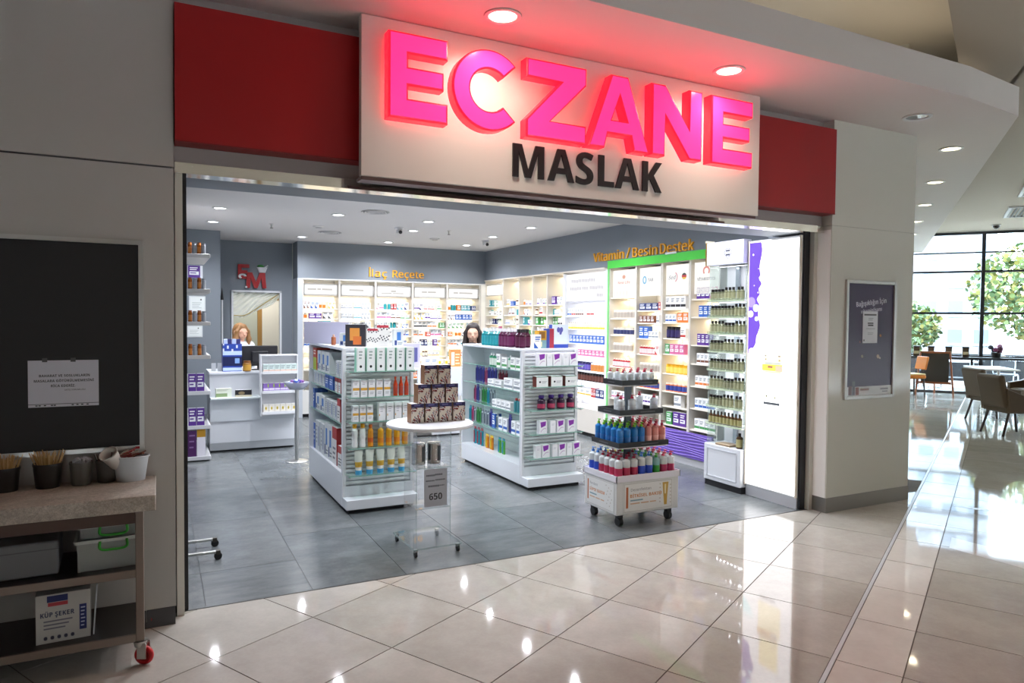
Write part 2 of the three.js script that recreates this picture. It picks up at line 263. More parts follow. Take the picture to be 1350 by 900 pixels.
for (const [x, z] of [[1, 6.5], [5, 6.5], [9, 5]]) downlight('mall_downlight', `round recessed downlight in the mall ceiling behind the viewer, ${x === 1 ? 'leftmost' : x === 5 ? 'middle' : 'rightmost'}`, x, x === 9 || x === 5 ? 3.85 : 4.3, z, 0.1, 6, MALL_SPOT * 0.45, 0xfff6ea, 'downlights behind the viewer');

{  // warm cove strip on top of the soffit
  const c = thing('cove_light', 'warm strip light hidden on top of the soffit', 'light', [3.2, 3.65, 0.55]);
  part('strip_light', bx(6.2, 0.02, 0.04), glow(0xfff0d8, 3), c); part('channel', bx(6.2, 0.03, 0.01), M.steel, c, [0, 0, 0.03]);
  const l = new THREE.RectAreaLight(0xfff0d8, 7, 6.2, 0.04); l.name = 'cove_lamp'; l.position.set(0, 0.022, 0); l.rotation.x = Math.PI / 2; l.castShadow = true; c.add(l);
}

// ---------------------------------------------------------------- sign
const font = await new FontLoader().loadAsync('fonts/droid/droid_sans_bold.typeface.json');
const fontR = await new FontLoader().loadAsync('fonts/droid/droid_sans_regular.typeface.json');
function words(text, f, width, height, depth) {                   // lettering that fills width x height, its lower left corner at the origin
  const g = new TextGeometry(text, { font: f, size: 1, depth: 1, curveSegments: 5, bevelEnabled: false }); g.computeBoundingBox();
  const b = g.boundingBox; g.translate(-b.min.x, 0, 0); return g.scale(width / (b.max.x - b.min.x), height / b.max.y, depth);
}
{
  const p = thing('fascia_panel', 'dark red fascia panel left of the white sign', 'panel', [0, 0, 0]); slabBox(p, 'face', 0.09, 1.3, 2.6, 3.318, 0.1, 0.23, M.red); slabBox(p, 'edge_trim', 0.09, 1.3, 2.594, 2.6, 0.1, 0.232, mat(0x7a0a0e, 0.4));
  const q = thing('fascia_panel', 'dark red fascia panel right of the white sign', 'panel', [0, 0, 0]); slabBox(q, 'face', 4.0, 5.2, 2.6, 3.318, 0.1, 0.23, M.red); slabBox(q, 'edge_trim', 4.0, 5.2, 2.594, 2.6, 0.1, 0.232, mat(0x7a0a0e, 0.4));
  const s = thing('shop_sign', 'white sign board with glowing pink letters ECZANE and black word MASLAK', 'sign', [1.048, 2.487, 0.231]);
  part('board', rb(3.115, 0.918, 0.05, 0.004), M.signWhite, s, [1.5575, 0, 0.105]); part('mounting_frame', bx(2.9, 0.85, 0.08), M.darkSteel, s, [1.5575, 0.03, 0.04]);
  part('lower_channel', bx(3.1, 0.02, 0.1), mat(0x6e4c46, 0.5), s, [1.5575, -0.02, 0.06]);
  const t = 0.118, H = 0.49;
  const E = (w) => [[0, 0], [w, 0], [w, t], [t, t], [t, H / 2 - t * 0.45], [w * 0.93, H / 2 - t * 0.45], [w * 0.93, H / 2 + t * 0.45], [t, H / 2 + t * 0.45], [t, H - t], [w, H - t], [w, H], [0, H]];
  const C = (w) => { const a = [], b = [], c = [w * 0.52, H / 2]; for (let i = 0; i <= 40; i++) { const th = (0.24 + 1.52 * i / 40) * Math.PI, R = H / 2; a.push([c[0] + Math.cos(th) * R, c[1] + Math.sin(th) * R]); b.unshift([c[0] + Math.cos(th) * (R - t), c[1] + Math.sin(th) * (R - t)]); } return [...a, ...b]; };
  const Z = (w) => [[0, 0], [w, 0], [w, t], [t * 1.5, t], [w, H - t * 0.95], [w, H], [0, H], [0, H - t], [w - t * 1.6, H - t], [0, t * 0.95]];
  const A = (w) => [[0, 0], [t * 1.1, 0], [w * 0.31, H * 0.2], [w * 0.69, H * 0.2], [w - t * 1.1, 0], [w, 0], [w * 0.5 + t * 0.58, H], [w * 0.5 - t * 0.58, H]];
  const AH = (w) => [[w * 0.375, H * 0.39], [w * 0.5, H * 0.74], [w * 0.625, H * 0.39]];
  const N = (w) => [[0, 0], [t, 0], [t, H * 0.58], [w - t, 0], [w, 0], [w, H], [w - t, H], [w - t, H * 0.42], [t, H], [0, H]];
  const face = new THREE.MeshStandardMaterial({ color: 0xe8357e, roughness: 0.16, emissive: new THREE.Color().setRGB(1, 0.007, 0.05), emissiveIntensity: 5 });
  const side = new THREE.MeshStandardMaterial({ color: 0xe01030, roughness: 0.25, emissive: new THREE.Color().setRGB(1, 0.012, 0.04), emissiveIntensity: 1.1 });
  for (const [x, w, f, h] of [[1.177, 0.362, E], [1.556, 0.49, C], [2.063, 0.444, Z], [2.525, 0.494, A, AH], [3.04, 0.45, N], [3.577, 0.405, E]]) {
    const g = poly(f(w), 0.07, 0.012, h ? [h(w)] : []);
    part('letter_light', g, [face, side], s, [x - 1.048, 2.812 - 2.487, 0.155]);
    const l = new THREE.PointLight(new THREE.Color().setRGB(1, 0.02, 0.04), 0.04); l.name = 'letter_lamp'; l.castShadow = true; l.shadow.radius = 3; l.position.set(x - 1.048 + (f === A ? w / 2 : f === C ? 0.06 : 0.06), 2.812 - 2.487 + H * (f === A ? 0.85 : f === C ? 0.5 : 0.93), 0.195); s.add(l);
  }
  part('lettering', words('MASLAK', font, 1.19, 0.213, 0.012), M.black, s, [2.02 - 1.048, 2.577 - 2.487, 0.13]);
}
// ---------------------------------------------------------------- blackboard on the left wall, notice, column poster
{
  const b = thing('blackboard', 'large black board in a thin silver frame on the left wall', 'board', [-0.85, 0.968, 0.2]);
  part('panel', bx(1.57, 1.05, 0.016), mat(0x17181a, 0.55), b, [-0.02, 0.02, 0.009]);
  part('frame_side', bx(0.022, 1.09, 0.03), M.steel, b, [0.776, 0, 0.015]); part('frame_side', bx(0.022, 1.09, 0.03), M.steel, b, [-0.816, 0, 0.015]);
  part('frame_top', bx(1.57, 0.022, 0.03), M.steel, b, [-0.02, 1.068, 0.015]); part('frame_bottom', bx(1.57, 0.022, 0.03), M.steel, b, [-0.02, 0, 0.015]);
  part('corner_dot', bx(0.02, 0.012, 0.002), mat(0xa02030, 0.5), b, [0.755, 0.006, 0.031]);
  const k = ctex(canvas(512, 400, (c) => {
    c.fillStyle = '#c9cbd6'; c.fillRect(0, 0, 512, 400); c.fillStyle = '#1b1c22'; c.textAlign = 'center'; c.font = 'bold 29px sans-serif';
    c.fillText('BAHARAT VE SOSLUKLARIN', 262, 142); c.fillText('MASALARA GÖTÜRÜLMEMESİNİ', 258, 186); c.fillText('RİCA EDERİZ.', 250, 230); c.font = '18px sans-serif'; c.fillText('SATIŞ SORUMLUSU', 336, 262);
    c.fillStyle = '#6c7078'; c.fillRect(0, 372, 512, 6); c.fillStyle = '#22252c'; for (const x of [50, 72, 110, 160, 180, 310, 345, 380, 420]) c.fillRect(x, 382, 16, 9);
  }));
  const n = thing('paper_notice', 'white laminated paper notice taped on the black board', 'notice', [-0.418, 1.21, 0.222]);
  part('sheet', cached('notice', () => { const g = new THREE.BoxGeometry(0.3, 0.232, 0.003).translate(0, 0.116, 0); const uv = g.attributes.uv; for (let i = 0; i < 16; i++) uv.setXY(i, 0.02, 0.6); return g; }), new THREE.MeshStandardMaterial({ map: k, roughness: 0.5 }), n);
  for (const x of [-0.08, 0.04]) part('tape', bx(0.022, 0.02, 0.001), mat(0x4a4a4c, 0.4), n, [x, 0.224, 0.002]);
}
{
  const P = thing('wall_poster', 'framed purple poster with white lettering on the column', 'poster', [5.73, 0.985, 0.2]);
  const k = ctex(canvas(360, 540, (c) => {
    c.fillStyle = '#3d2f4c'; c.fillRect(0, 0, 360, 540);
    c.fillStyle = '#c9c4d2'; c.textAlign = 'center'; c.save(); c.translate(185, 100); c.rotate(-0.1); c.font = 'bold 32px sans-serif'; c.fillText('Bağışıklığın İçin', 0, 0); c.font = 'italic bold 26px sans-serif'; c.fillText('vitaminlisans', -4, 36); c.restore();
    for (const [x, y, r, q] of [[262, 250, 8, '#b06a44'], [120, 350, 9, '#8d7f7a'], [246, 352, 12, '#a58a80'], [262, 360, 6, '#b9a59a'], [100, 280, 5, '#8a4a50']]) { c.fillStyle = q; c.beginPath(); c.ellipse(x, y, r, r * 0.8, 0.4, 0, 7); c.fill(); }
    c.fillStyle = '#cfd0cf'; c.fillRect(0, 496, 360, 44); c.fillStyle = '#6a4a4e'; c.fillRect(20, 492, 26, 44); c.fillStyle = '#59555e'; c.fillRect(48, 470, 22, 66); c.fillStyle = '#7a4038'; c.fillRect(74, 500, 26, 36); c.fillStyle = '#7a5a50'; c.fillRect(110, 506, 70, 10); c.fillStyle = '#8a8a8e'; c.fillRect(270, 508, 64, 8); c.fillRect(286, 522, 44, 6);
  }));
  const sheetP = (w, h, m, x, y, z) => { const g = new THREE.BoxGeometry(w, h, 0.003).translate(0, h / 2, 0); const uv = g.attributes.uv; for (let i = 0; i < 16; i++) uv.setXY(i, 0.02, 0.5); return part('sheet', g, m, P, [x, y, z]); };
  sheetP(0.62, 1.0, new THREE.MeshStandardMaterial({ map: k, roughness: 0.25 }), 0, 0.03, 0.006);
  for (const x of [-0.325, 0.325]) part('frame_side', rb(0.03, 1.06, 0.022, 0.004), mat(0xc4c4c0, 0.35, 0.6), P, [x, 0, 0.011]);
  for (const y of [0, 1.03]) part('frame_rail', rb(0.62, 0.03, 0.022, 0.004), mat(0xc4c4c0, 0.35, 0.6), P, [0, y, 0.011]);
  const k2 = ctex(canvas(180, 260, (c) => { c.fillStyle = '#d6d6da'; c.fillRect(0, 0, 180, 260); c.fillStyle = '#3c3c40'; c.fillRect(14, 22, 150, 12); lines(c, 66, 54, 60, 2, '#8a8a90', 14, 5); c.fillStyle = '#2a2a2e'; c.fillRect(58, 92, 70, 10); c.fillRect(62, 108, 66, 12); lines(c, 40, 140, 110, 1, '#8a8a90'); lines(c, 60, 175, 70, 2, '#9a9aa0', 12, 4); c.fillStyle = '#333'; c.fillRect(10, 230, 14, 14); }));
  const n = thing('paper_notice', 'small white printed notice stuck on the purple poster', 'notice', [5.72, 1.485, 0.2115]);
  const g2 = new THREE.BoxGeometry(0.2, 0.285, 0.002).translate(0, 0.1425, 0); for (let i = 0; i < 16; i++) g2.attributes.uv.setXY(i, 0.02, 0.5);
  part('sheet', g2, new THREE.MeshStandardMaterial({ map: k2, roughness: 0.5 }), n);
  part('tape', bx(0.03, 0.012, 0.001), mat(0xbfbfc4, 0.3), n, [0, 0.279, 0.0015]);
}
// ---------------------------------------------------------------- stone-topped serving cart in front of the left wall
{
  const stone = new THREE.MeshStandardMaterial({ map: noiseTex(512, [176, 166, 154], 16, [[9, 0.6], [50, 0.9], [150, 1.1]]), roughness: 0.4 });
  const t = thing('serving_cart', 'steel cart with thick stone top and red castors under the black board', 'cart', [-0.7, 0, 0.39]);
  part('stone_top', metric(rb(1.38, 0.075, 0.54, 0.006), 2), stone, t, [0, 0.745, 0]);
  const st = mat(0x8d8178, 0.38, 1), L = 0.62, D = 0.225;
  for (const sx of [-1, 1]) for (const sz of [-1, 1]) {
    part('leg', rb(0.036, 0.626, 0.036, 0.004), st, t, [sx * L, 0.119, sz * D]);
    const c = thingless('castor', t, [sx * L, 0, sz * D]); c.scale.setScalar(1.25); c.rotation.y = 1.0 + sx * 0.1;
    part('swivel', cyl(0.02, 0.026, 0.022, 14), M.steel, c, [0, 0.072, 0]);
    part('fork', join(at(bx(0.004, 0.06, 0.034), 0.016, 0.028, 0.012), at(bx(0.004, 0.06, 0.034), -0.016, 0.028, 0.012), at(bx(0.036, 0.006, 0.034), 0, 0.072, 0.005)), M.steel, c);
    part('wheel', cached('castorwheel', () => new THREE.TorusGeometry(0.027, 0.01, 10, 22).rotateY(Math.PI / 2)), mat(0xc01820, 0.35), c, [0, 0.037, 0.014]);
    part('hub', cached('castorhub', () => new THREE.CylinderGeometry(0.021, 0.021, 0.016, 16).rotateZ(Math.PI / 2)), mat(0x8a1015, 0.4), c, [0, 0.037, 0.014]);
  }
  part('apron', bx(1.24, 0.06, 0.02), mat(0x5c4e48, 0.45, 1), t, [0, 0.685, D]); part('apron', bx(1.24, 0.06, 0.02), st, t, [0, 0.685, -D]);
  for (const y of [0.425, 0.115]) { part('shelf', rb(1.24, 0.012, 0.45, 0.003), mat(0x55504c, 0.35, 1), t, [0, y + 0.026, 0]); part('shelf_rail', rb(1.24, 0.038, 0.014, 0.003), st, t, [0, y, D + 0.004]); part('shelf_rail', rb(1.24, 0.038, 0.014, 0.003), st, t, [0, y, -D]); }
}
function thingless(name, parent, p) { const o = new THREE.Group(); o.name = name; o.position.set(...p); parent.add(o); return o; }
{
  // cups with stirrers, bags and straws on the stone top
  const cup = (label, x, z, r, h, m, fill) => {
    const o = thing('condiment_cup', label, 'cup', [x, 0.82, z], 0, 'cups on the cart');
    part('cup_body', lathe([[0, 0.003], [r * 0.8, 0], [r * 0.97, h * 0.9], [r, h * 0.9], [r, h], [r * 0.95, h], [r * 0.77, 0.008], [0, 0.008]], 22), m, o);
    fill(o, r, h); return o;
  };
  const sticks = (col, n, len, name) => (o, r, h) => {
    for (let i = 0; i < n; i++) { const a = rnd() * 6.28, q = r * 0.6 * Math.sqrt(rnd()), tilt = rr(0.05, 0.45), b = a + rr(-0.6, 0.6), x = Math.cos(a) * q * 0.6, z = Math.sin(a) * q * 0.6, l = len * rr(0.85, 1.1), y0 = 0.02; const mx = Math.min(tilt, (r * 0.86 - q * 0.6) / (h - y0)); part(name, span([x, y0, z], [x + Math.cos(b) * mx * l, y0 + l, z + Math.sin(b) * mx * l], 0.0022, 5), pick(col), o); }
  };
  const woods = [mat(0xc9a672, 0.7), mat(0xb9935c, 0.7), mat(0xd6b888, 0.7)];
  cup('dark round cup of pale wooden stirrers at the cart left end', -0.655, 0.28, 0.062, 0.115, mat(0x201f1e, 0.35), sticks(woods, 70, 0.14, 'stirrer'));
  cup('dark round cup full of pale wooden stirrers, second from left', -0.485, 0.27, 0.064, 0.12, mat(0x252422, 0.35), sticks(woods, 80, 0.15, 'stirrer'));
  cup('grey cup of white sachets between stirrers and straws', -0.345, 0.27, 0.052, 0.115, mat(0x5a5954, 0.4), (o, r, h) => { for (let i = 0; i < 16; i++) part('sachet', rb(0.035, 0.045, 0.006, 0.002), mat(0xb9bec4, 0.5), o, [rr(-1, 1) * r * 0.4, h - 0.035 + 0.012 * rnd(), rr(-1, 1) * r * 0.4], [rr(-0.5, 0.5), rr(0, 3), rr(-0.7, 0.7)]); });
  cup('grey cup of thin dark straws beside the white tub', -0.235, 0.25, 0.05, 0.11, mat(0x4c4b47, 0.4), sticks([mat(0x4a4238, 0.5), mat(0x57463a, 0.5), mat(0x3c3a38, 0.5)], 22, 0.125, 'straw'));
  const b = thing('dark_caddy', 'black plastic caddy standing behind the cups', 'caddy', [-0.36, 0.82, 0.165]); part('back_wall', rb(0.4, 0.1, 0.012, 0.004), mat(0x16181b, 0.4), b, [0, 0, 0]); part('tray', rb(0.4, 0.02, 0.05, 0.004), mat(0x16181b, 0.4), b, [0, 0, 0.0]); for (const x of [-0.13, 0.06]) part('divider', rb(0.03, 0.165, 0.02, 0.004), mat(0x22282b, 0.4), b, [x, 0, 0.01]);
  const tub = thing('plastic_tub', 'white oval plastic tub on the cart right end', 'tub', [-0.125, 0.82, 0.27]);
  { const g = lathe([[0, 0.004], [0.062, 0], [0.078, 0.118], [0.084, 0.12], [0.084, 0.128], [0.074, 0.128], [0.058, 0.01], [0, 0.01]], 32).clone().scale(1.05, 1, 0.78); part('tub_body', g, mat(0xccd2d8, 0.3), tub); }
  const wc = thing('paper_cup', 'tipped white paper cup of wrapped straws inside the white tub', 'cup', [-0.185, 0.905, 0.275]);
  part('cup_body', at(lathe([[0, 0], [0.03, 0], [0.042, 0.09], [0.045, 0.09], [0.045, 0.094], [0.038, 0.094], [0.028, 0.006], [0, 0.006]], 20), 0, 0, 0, 0, 0.55, 0.5), mat(0xd6d2cc, 0.5), wc);
  const strawM = [mat(0xb5654a, 0.5), mat(0x7a4a3c, 0.5), mat(0xc9b8ac, 0.5), mat(0x9a3434, 0.5)];
  for (let i = 0; i < 22; i++) { const x = rr(-0.02, 0.06), z = rr(-0.03, 0.03), a = rr(-0.4, 0.7); part('wrapped_straw', span([x, 0.03 + rr(0, 0.015), z], [x + 0.07 * Math.cos(a), 0.045 + rr(0, 0.035), z + 0.05 * Math.sin(a)], 0.004, 5), pick(strawM), wc); }
  // bins and boxes on the cart shelves
  const bin = (label, x, y, z, w, h, d) => {
    const o = thing('storage_bin', label, 'bin', [x, y, z], 0.03), wall = phys({ color: 0xb6bcb8, roughness: 0.35, transmission: 0.35, thickness: 0 });
    const sh = (k, t) => { const p = [[-w / 2 * k, -d / 2 * k], [w / 2 * k, -d / 2 * k], [w / 2 * k, d / 2 * k], [-w / 2 * k, d / 2 * k]]; return p; };
    for (const [px, pz, ww, dd, rx, rz] of [[0, d / 2 - 0.006, w * 0.94, 0.004, 0.08, 0], [0, -d / 2 + 0.006, w * 0.94, 0.004, -0.08, 0], [w / 2 - 0.008, 0, 0.004, d * 0.94, 0, -0.08], [-w / 2 + 0.008, 0, 0.004, d * 0.94, 0, 0.08]]) part('side', bx(ww, h, dd), wall, o, [px * 0.93, 0, pz * 0.93], [rx, 0, rz]);
    part('bottom', bx(w * 0.86, 0.004, d * 0.86), wall, o);
    part('rim', join(at(bx(w, 0.014, 0.012), 0, h, d / 2), at(bx(w, 0.014, 0.012), 0, h, -d / 2), at(bx(0.012, 0.014, d), w / 2, h, 0), at(bx(0.012, 0.014, d), -w / 2, h, 0)), mat(0xc2c8c4, 0.35), o);
    const gh = tube([[-0.055, 0.012, 0], [-0.055, -0.022, 0.004], [0, -0.03, 0.005], [0.055, -0.022, 0.004], [0.055, 0.012, 0]], 0.006, 24, 6); part('handle', gh, mat(0x2da02c, 0.4), o, [0.02, h - 0.005, d / 2 + 0.012]);
    return o;
  };
  bin('clear plastic bin with green handle on the cart middle shelf, lower of two', -0.215, 0.464, 0.42, 0.27, 0.135, 0.3);
  bin('clear plastic bin with green handle nested on top of another bin', -0.215, 0.614, 0.41, 0.25, 0.05, 0.28);
  const gb = thing('grey_case', 'dull grey plastic case with dark end on the cart middle shelf', 'case', [-0.6, 0.464, 0.4], 0.05); part('case_body', rb(0.36, 0.16, 0.3, 0.012), mat(0x74767a, 0.5), gb); part('dark_panel', rb(0.1, 0.162, 0.302, 0.006), mat(0x2c3038, 0.5), gb, [-0.1, 0, 0]); part('lid_line', bx(0.362, 0.004, 0.302), mat(0x55575c, 0.5), gb, [0, 0.12, 0]);
  const k = design((c) => { c.fillStyle = '#b9b8b4'; c.fillRect(0, 0, 128, 112); c.fillStyle = '#1d2a66'; c.fillRect(28, 6, 46, 14); c.fillStyle = '#b03a44'; c.fillRect(30, 21, 44, 8); c.fillStyle = '#222a4a'; c.font = 'bold 15px sans-serif'; c.textAlign = 'center'; c.fillText('KÜP ŞEKER', 50, 52); lines(c, 20, 60, 64, 3, '#6a6a78', 8, 3); c.fillStyle = '#1d2a66'; c.fillRect(100, 34, 16, 56); lines(c, 103, 40, 10, 6, '#b9c0d8', 8, 3); c.fillStyle = '#33364a'; for (let i = 0; i < 5; i++) { c.beginPath(); c.arc(24 + i * 15, 98, 4, 0, 7); c.fill(); } }, '#b9b8b4');
  const sb = thing('sugar_box', 'open white cube sugar carton printed in navy on the cart bottom shelf', 'box', [-0.4, 0.1535, 0.48], 0.05);
  part('carton', cartonGeo(0.215, 0.225, 0.15, k), printed, sb); part('flap', bx(0.006, 0.235, 0.13), mat(0xc9d2da, 0.5), sb, [0.119, 0.0, 0.0], [0, 0, -0.07]);
}

// ---------------------------------------------------------------- goods: cartons, bottles, jars, tubes
const FB = { u: [1, 0], n: [0, 1], ry: 0 };                        // faces +z
const FR = { u: [0, 1], n: [-1, 0], ry: -Math.PI / 2 };            // faces -x (its left to right runs towards the viewer)
const put = (fr, O, a, b, y = 0) => [O[0] + fr.u[0] * a - fr.n[0] * b, y, O[1] + fr.u[1] * a - fr.n[1] * b];   // a along the front, b back from it
const carton = (desc, w, h, d, k, name = 'medicine_carton', cat = 'carton') => ({ desc, w, h, d, name, cat, make(o) { part('carton_body', cartonGeo(w, h, d, k), printed, o); part('closing_flap', bx(w * 0.96, 0.0012, d * 0.94), mat(0xe9e9ea, 0.6), o, [0, h, 0]); } });
const bottle = (desc, r, h, body, cap, label, o2 = {}) => ({ desc, w: r * 2, h, d: r * 2, name: o2.name ?? 'bottle', cat: o2.cat ?? 'bottle', make(o) {
  const nk = o2.neck ?? 0.38, sh = o2.shoulder ?? 0.72, n = o2.n ?? 14, ch = o2.cap ?? 0.16;
  const bb = part('bottle_body', lathe([[0, 0], [r * 0.9, 0], [r, h * 0.03], [r, h * sh], [r * 0.9, h * (sh + 0.05)], [r * nk, h * (1 - ch - 0.03)], [r * nk, h * (1 - ch)], [0, h * (1 - ch)]].map(([a, b]) => [+a.toFixed(4), +b.toFixed(4)]), n), body, o);
  if (o2.pump) part('pump_head', cached(`pump${r},${h}`, () => join(at(cyl(r * 0.45, r * 0.4, h * ch * 0.45, 10), 0, h * (1 - ch), 0), at(cyl(r * 0.14, r * 0.14, h * ch * 0.4, 8), 0, h * (1 - ch * 0.6), 0), at(bx(r * 0.4, h * ch * 0.18, r * 1.1), 0, h * (1 - ch * 0.2), r * 0.3))), cap, o);
  else part('cap', cyl(+(r * (o2.capR ?? nk * 1.25)).toFixed(4), +(r * (o2.capR ?? nk * 1.15)).toFixed(4), +(h * ch).toFixed(4), n), cap, o, [0, h * (1 - ch), 0]);
  if (label) part('label', cached(`lb${r},${h},${sh},${o2.ly ?? 0.1}`, () => new THREE.CylinderGeometry(r * 1.015, r * 1.015, h * (o2.lh ?? sh * 0.75), n, 1, true).translate(0, h * ((o2.ly ?? 0.1) + (o2.lh ?? sh * 0.75) / 2), 0)), label, bb);
} });
const tubeOf = (desc, w, h, body, cap, band) => ({ desc, w, h, d: w * 0.6, name: 'cream_tube', cat: 'tube', make(o) {
  part('cap', cyl(w * 0.36, w * 0.38, h * 0.18, 14), cap, o);
  const g = cached(`tb${w},${h}`, () => { const q = new THREE.CylinderGeometry(1, 1, 1, 18, 6, false).translate(0, 0.5, 0), p = q.attributes.position; for (let i = 0; i < p.count; i++) { const t = p.getY(i); p.setXYZ(i, p.getX(i) * w * (0.36 + 0.14 * t), h * (0.18 + 0.82 * t), p.getZ(i) * w * (0.36 - 0.335 * t)); } q.computeVertexNormals(); return q; });
  const tb = part('tube_body', g, body, o);
  if (band) part('colour_band', cached(`tbb${w},${h}`, () => { const q = new THREE.CylinderGeometry(1, 1, 1, 18, 2, true).translate(0, 0.5, 0), p = q.attributes.position; for (let i = 0; i < p.count; i++) { const t = 0.16 + 0.26 * p.getY(i); p.setXYZ(i, p.getX(i) * w * (0.37 + 0.14 * t), h * (0.18 + 0.82 * t), p.getZ(i) * w * (0.37 - 0.335 * t)); } q.computeVertexNormals(); return q; }), band, tb);
} });
const nounOf = { carton: 1 };
function place(spec, p, ry, label, group) { const o = thing(spec.name, label, spec.cat, p, ry, group); spec.make(o); return o; }
function fillRow(fr, O, a0, a1, y, list, where, group, o2 = {}) {   // list: [spec, count] along the row; stops where the row is full
  let a = a0, i = 0;
  for (const [s, n] of list) for (let q = 0; q < n; q++) {
    if (s === null) { a += 0.02; continue; }
    if (a + s.w > a1 + 0.002) return a;
    const p = put(fr, O, a + s.w / 2, (o2.b ?? 0.015) + s.d / 2 + (o2.jit ? rr(0, o2.jit) : 0), y);
    place(s, p, fr.ry + (o2.turn ? rr(-o2.turn, o2.turn) : 0), `${s.desc}, ${ord(i++)} from left on ${where}`, group);
    a += s.w + (o2.gap ?? 0.004) + (o2.rg ? rr(0, o2.rg) : 0);
  }
  return a;
}
const paper = ['#f4f4f2', '#f6f7f8', '#eef2f4', '#f7f3ee'];
const tones = { teal: '#3f9aa6', blue: '#2f62b8', navy: '#1f2f6a', red: '#b8322f', orange: '#e07a2c', green: '#4a9a54', purple: '#5a2f8e', pink: '#d06a9a', grey: '#8a929a', yellow: '#e0b52c', brown: '#7a4a34', lime: '#a2c23c', black: '#2a2a2e' };
const medDesigns = [];
for (const [t, col] of Object.entries(tones)) {
  medDesigns.push([`white carton with ${t} band`, design((c) => { c.fillStyle = pick(paper); c.fillRect(0, 0, 128, 112); c.fillStyle = col; c.fillRect(0, 70, 128, 22); lines(c, 14, 20, 80, 3, '#6a7078', 12, 6); }, '#eeeff0')]);
  medDesigns.push([`white carton with ${t} corner`, design((c) => { c.fillStyle = pick(paper); c.fillRect(0, 0, 128, 112); c.fillStyle = col; c.beginPath(); c.moveTo(0, 112); c.lineTo(0, 60); c.lineTo(90, 112); c.fill(); lines(c, 24, 18, 90, 2, col, 16, 9); lines(c, 24, 50, 70, 1, '#777'); }, '#f0f0f0')]);
}
const solidDesigns = ['blue', 'red', 'orange', 'purple', 'teal', 'green', 'pink', 'navy', 'brown'].map((t) => [`${t} carton with white print`, design((c) => { c.fillStyle = tones[t]; c.fillRect(0, 0, 128, 112); c.fillStyle = '#eef0f2'; c.fillRect(16, 54, 96, 30); lines(c, 20, 18, 80, 2, '#f0f0f0', 16, 8); c.fillStyle = tones[t]; c.fillRect(24, 64, 60, 8); }, tones[t])]);
const meds = () => { const [desc, k] = rnd() < 0.8 ? pick(medDesigns) : pick(solidDesigns); return carton(desc, +(pick([0.045, 0.055, 0.065, 0.08])).toFixed(3), +(pick([0.08, 0.1, 0.115, 0.128])).toFixed(3), 0.08, k); };
const medsRow = (n) => { const out = []; while (n > 0) { const c = 1 + Math.floor(rnd() * 3); out.push([meds(), Math.min(c, n)]); n -= c; if (rnd() < 0.25) out.push([null, 1 + Math.floor(rnd() * 3)]); } return out; };
const plastic = (c, r = 0.3) => mat(c, r);
const medBottles = [bottle('white pill bottle with green cap', 0.024, 0.09, plastic(0xeeeeea), plastic(0x2f8a48), plastic(0xdfe8de)), bottle('white pill bottle with orange label', 0.026, 0.1, plastic(0xf0efe9), plastic(0xf0efe9), plastic(0xe0842c)), bottle('teal bottle with white cap', 0.028, 0.12, plastic(0x2f9aa2), plastic(0xf2f2f2), null), bottle('brown glass bottle with white cap', 0.026, 0.115, plastic(0x5a2f1a, 0.15), plastic(0xf2f2f2), plastic(0xe8e2d4))];

// ---------------------------------------------------------------- lit shelving on the back wall
const LED_WARM = 0xfff0d2, LED_COOL = 0xf4f6ff;
const ledMat = glow(LED_WARM, 2.2), ledCool = glow(LED_COOL, 2.2);
function ledStrip(o, w, y, b, cool, k = 1) {                      // a strip light under a shelf, in the unit's own axes (front = +z)
  part('led_light', bx(w, 0.006, 0.012), cool ? ledCool : ledMat, o, [0, y, b]);
  const l = new THREE.RectAreaLight(cool ? LED_COOL : LED_WARM, 40 * k, w, 0.012); l.name = 'strip_lamp'; l.position.set(0, y - 0.002, b); l.rotation.x = -Math.PI / 2; l.castShadow = true; o.add(l);
}
function litBay(label, p, ry, w, depth, top, bottom, ys, o2 = {}) {  // p: front centre of the bay on the floor
  const o = thing(o2.name ?? 'shelving_unit', label, 'shelf', p, ry, o2.group ?? 'lit shelving along the walls'), m = o2.m ?? M.shelfWarm;
  part('back_panel', bx(w, top - bottom, 0.012), o2.back ?? m, o, [0, bottom, -depth + 0.006]);
  for (const s of [-1, 1]) part('side_panel', bx(0.018, top - bottom, depth), o2.side ?? mat(0xd4cfc6, 0.4), o, [s * (w / 2 - 0.009), bottom, -depth / 2]);
  part('base', bx(w, bottom - 0.06, depth), o2.baseMat ?? M.offWhite, o, [0, 0.06, -depth / 2]); part('kick_board', bx(w, 0.06, depth - 0.05), M.kick, o, [0, 0, -depth / 2 - 0.025]);
  ys.forEach((y, i) => { part('shelf', bx(w - 0.04, 0.016, depth - 0.02), m, o, [0, y - 0.016, -depth / 2 - 0.004]); });
  const led = [top - (o2.headH ?? 0), ...ys.slice(0, o2.nLed ?? ys.length)];
  led.forEach((y) => ledStrip(o, w - 0.06, y - 0.024, -depth + 0.05, o2.cool, o2.k));
  if (o2.head) o2.head(o);
  return o;
}
const headDesign = (a, b) => ctex(canvas(256, 64, (c) => { c.fillStyle = '#ffffff'; c.fillRect(0, 0, 256, 64); c.fillStyle = '#c2bdb8'; for (const [x, w] of a) c.fillRect(x, 24, w, 12); for (const [x, w] of b ?? []) c.fillRect(x, 42, w, 7); }));
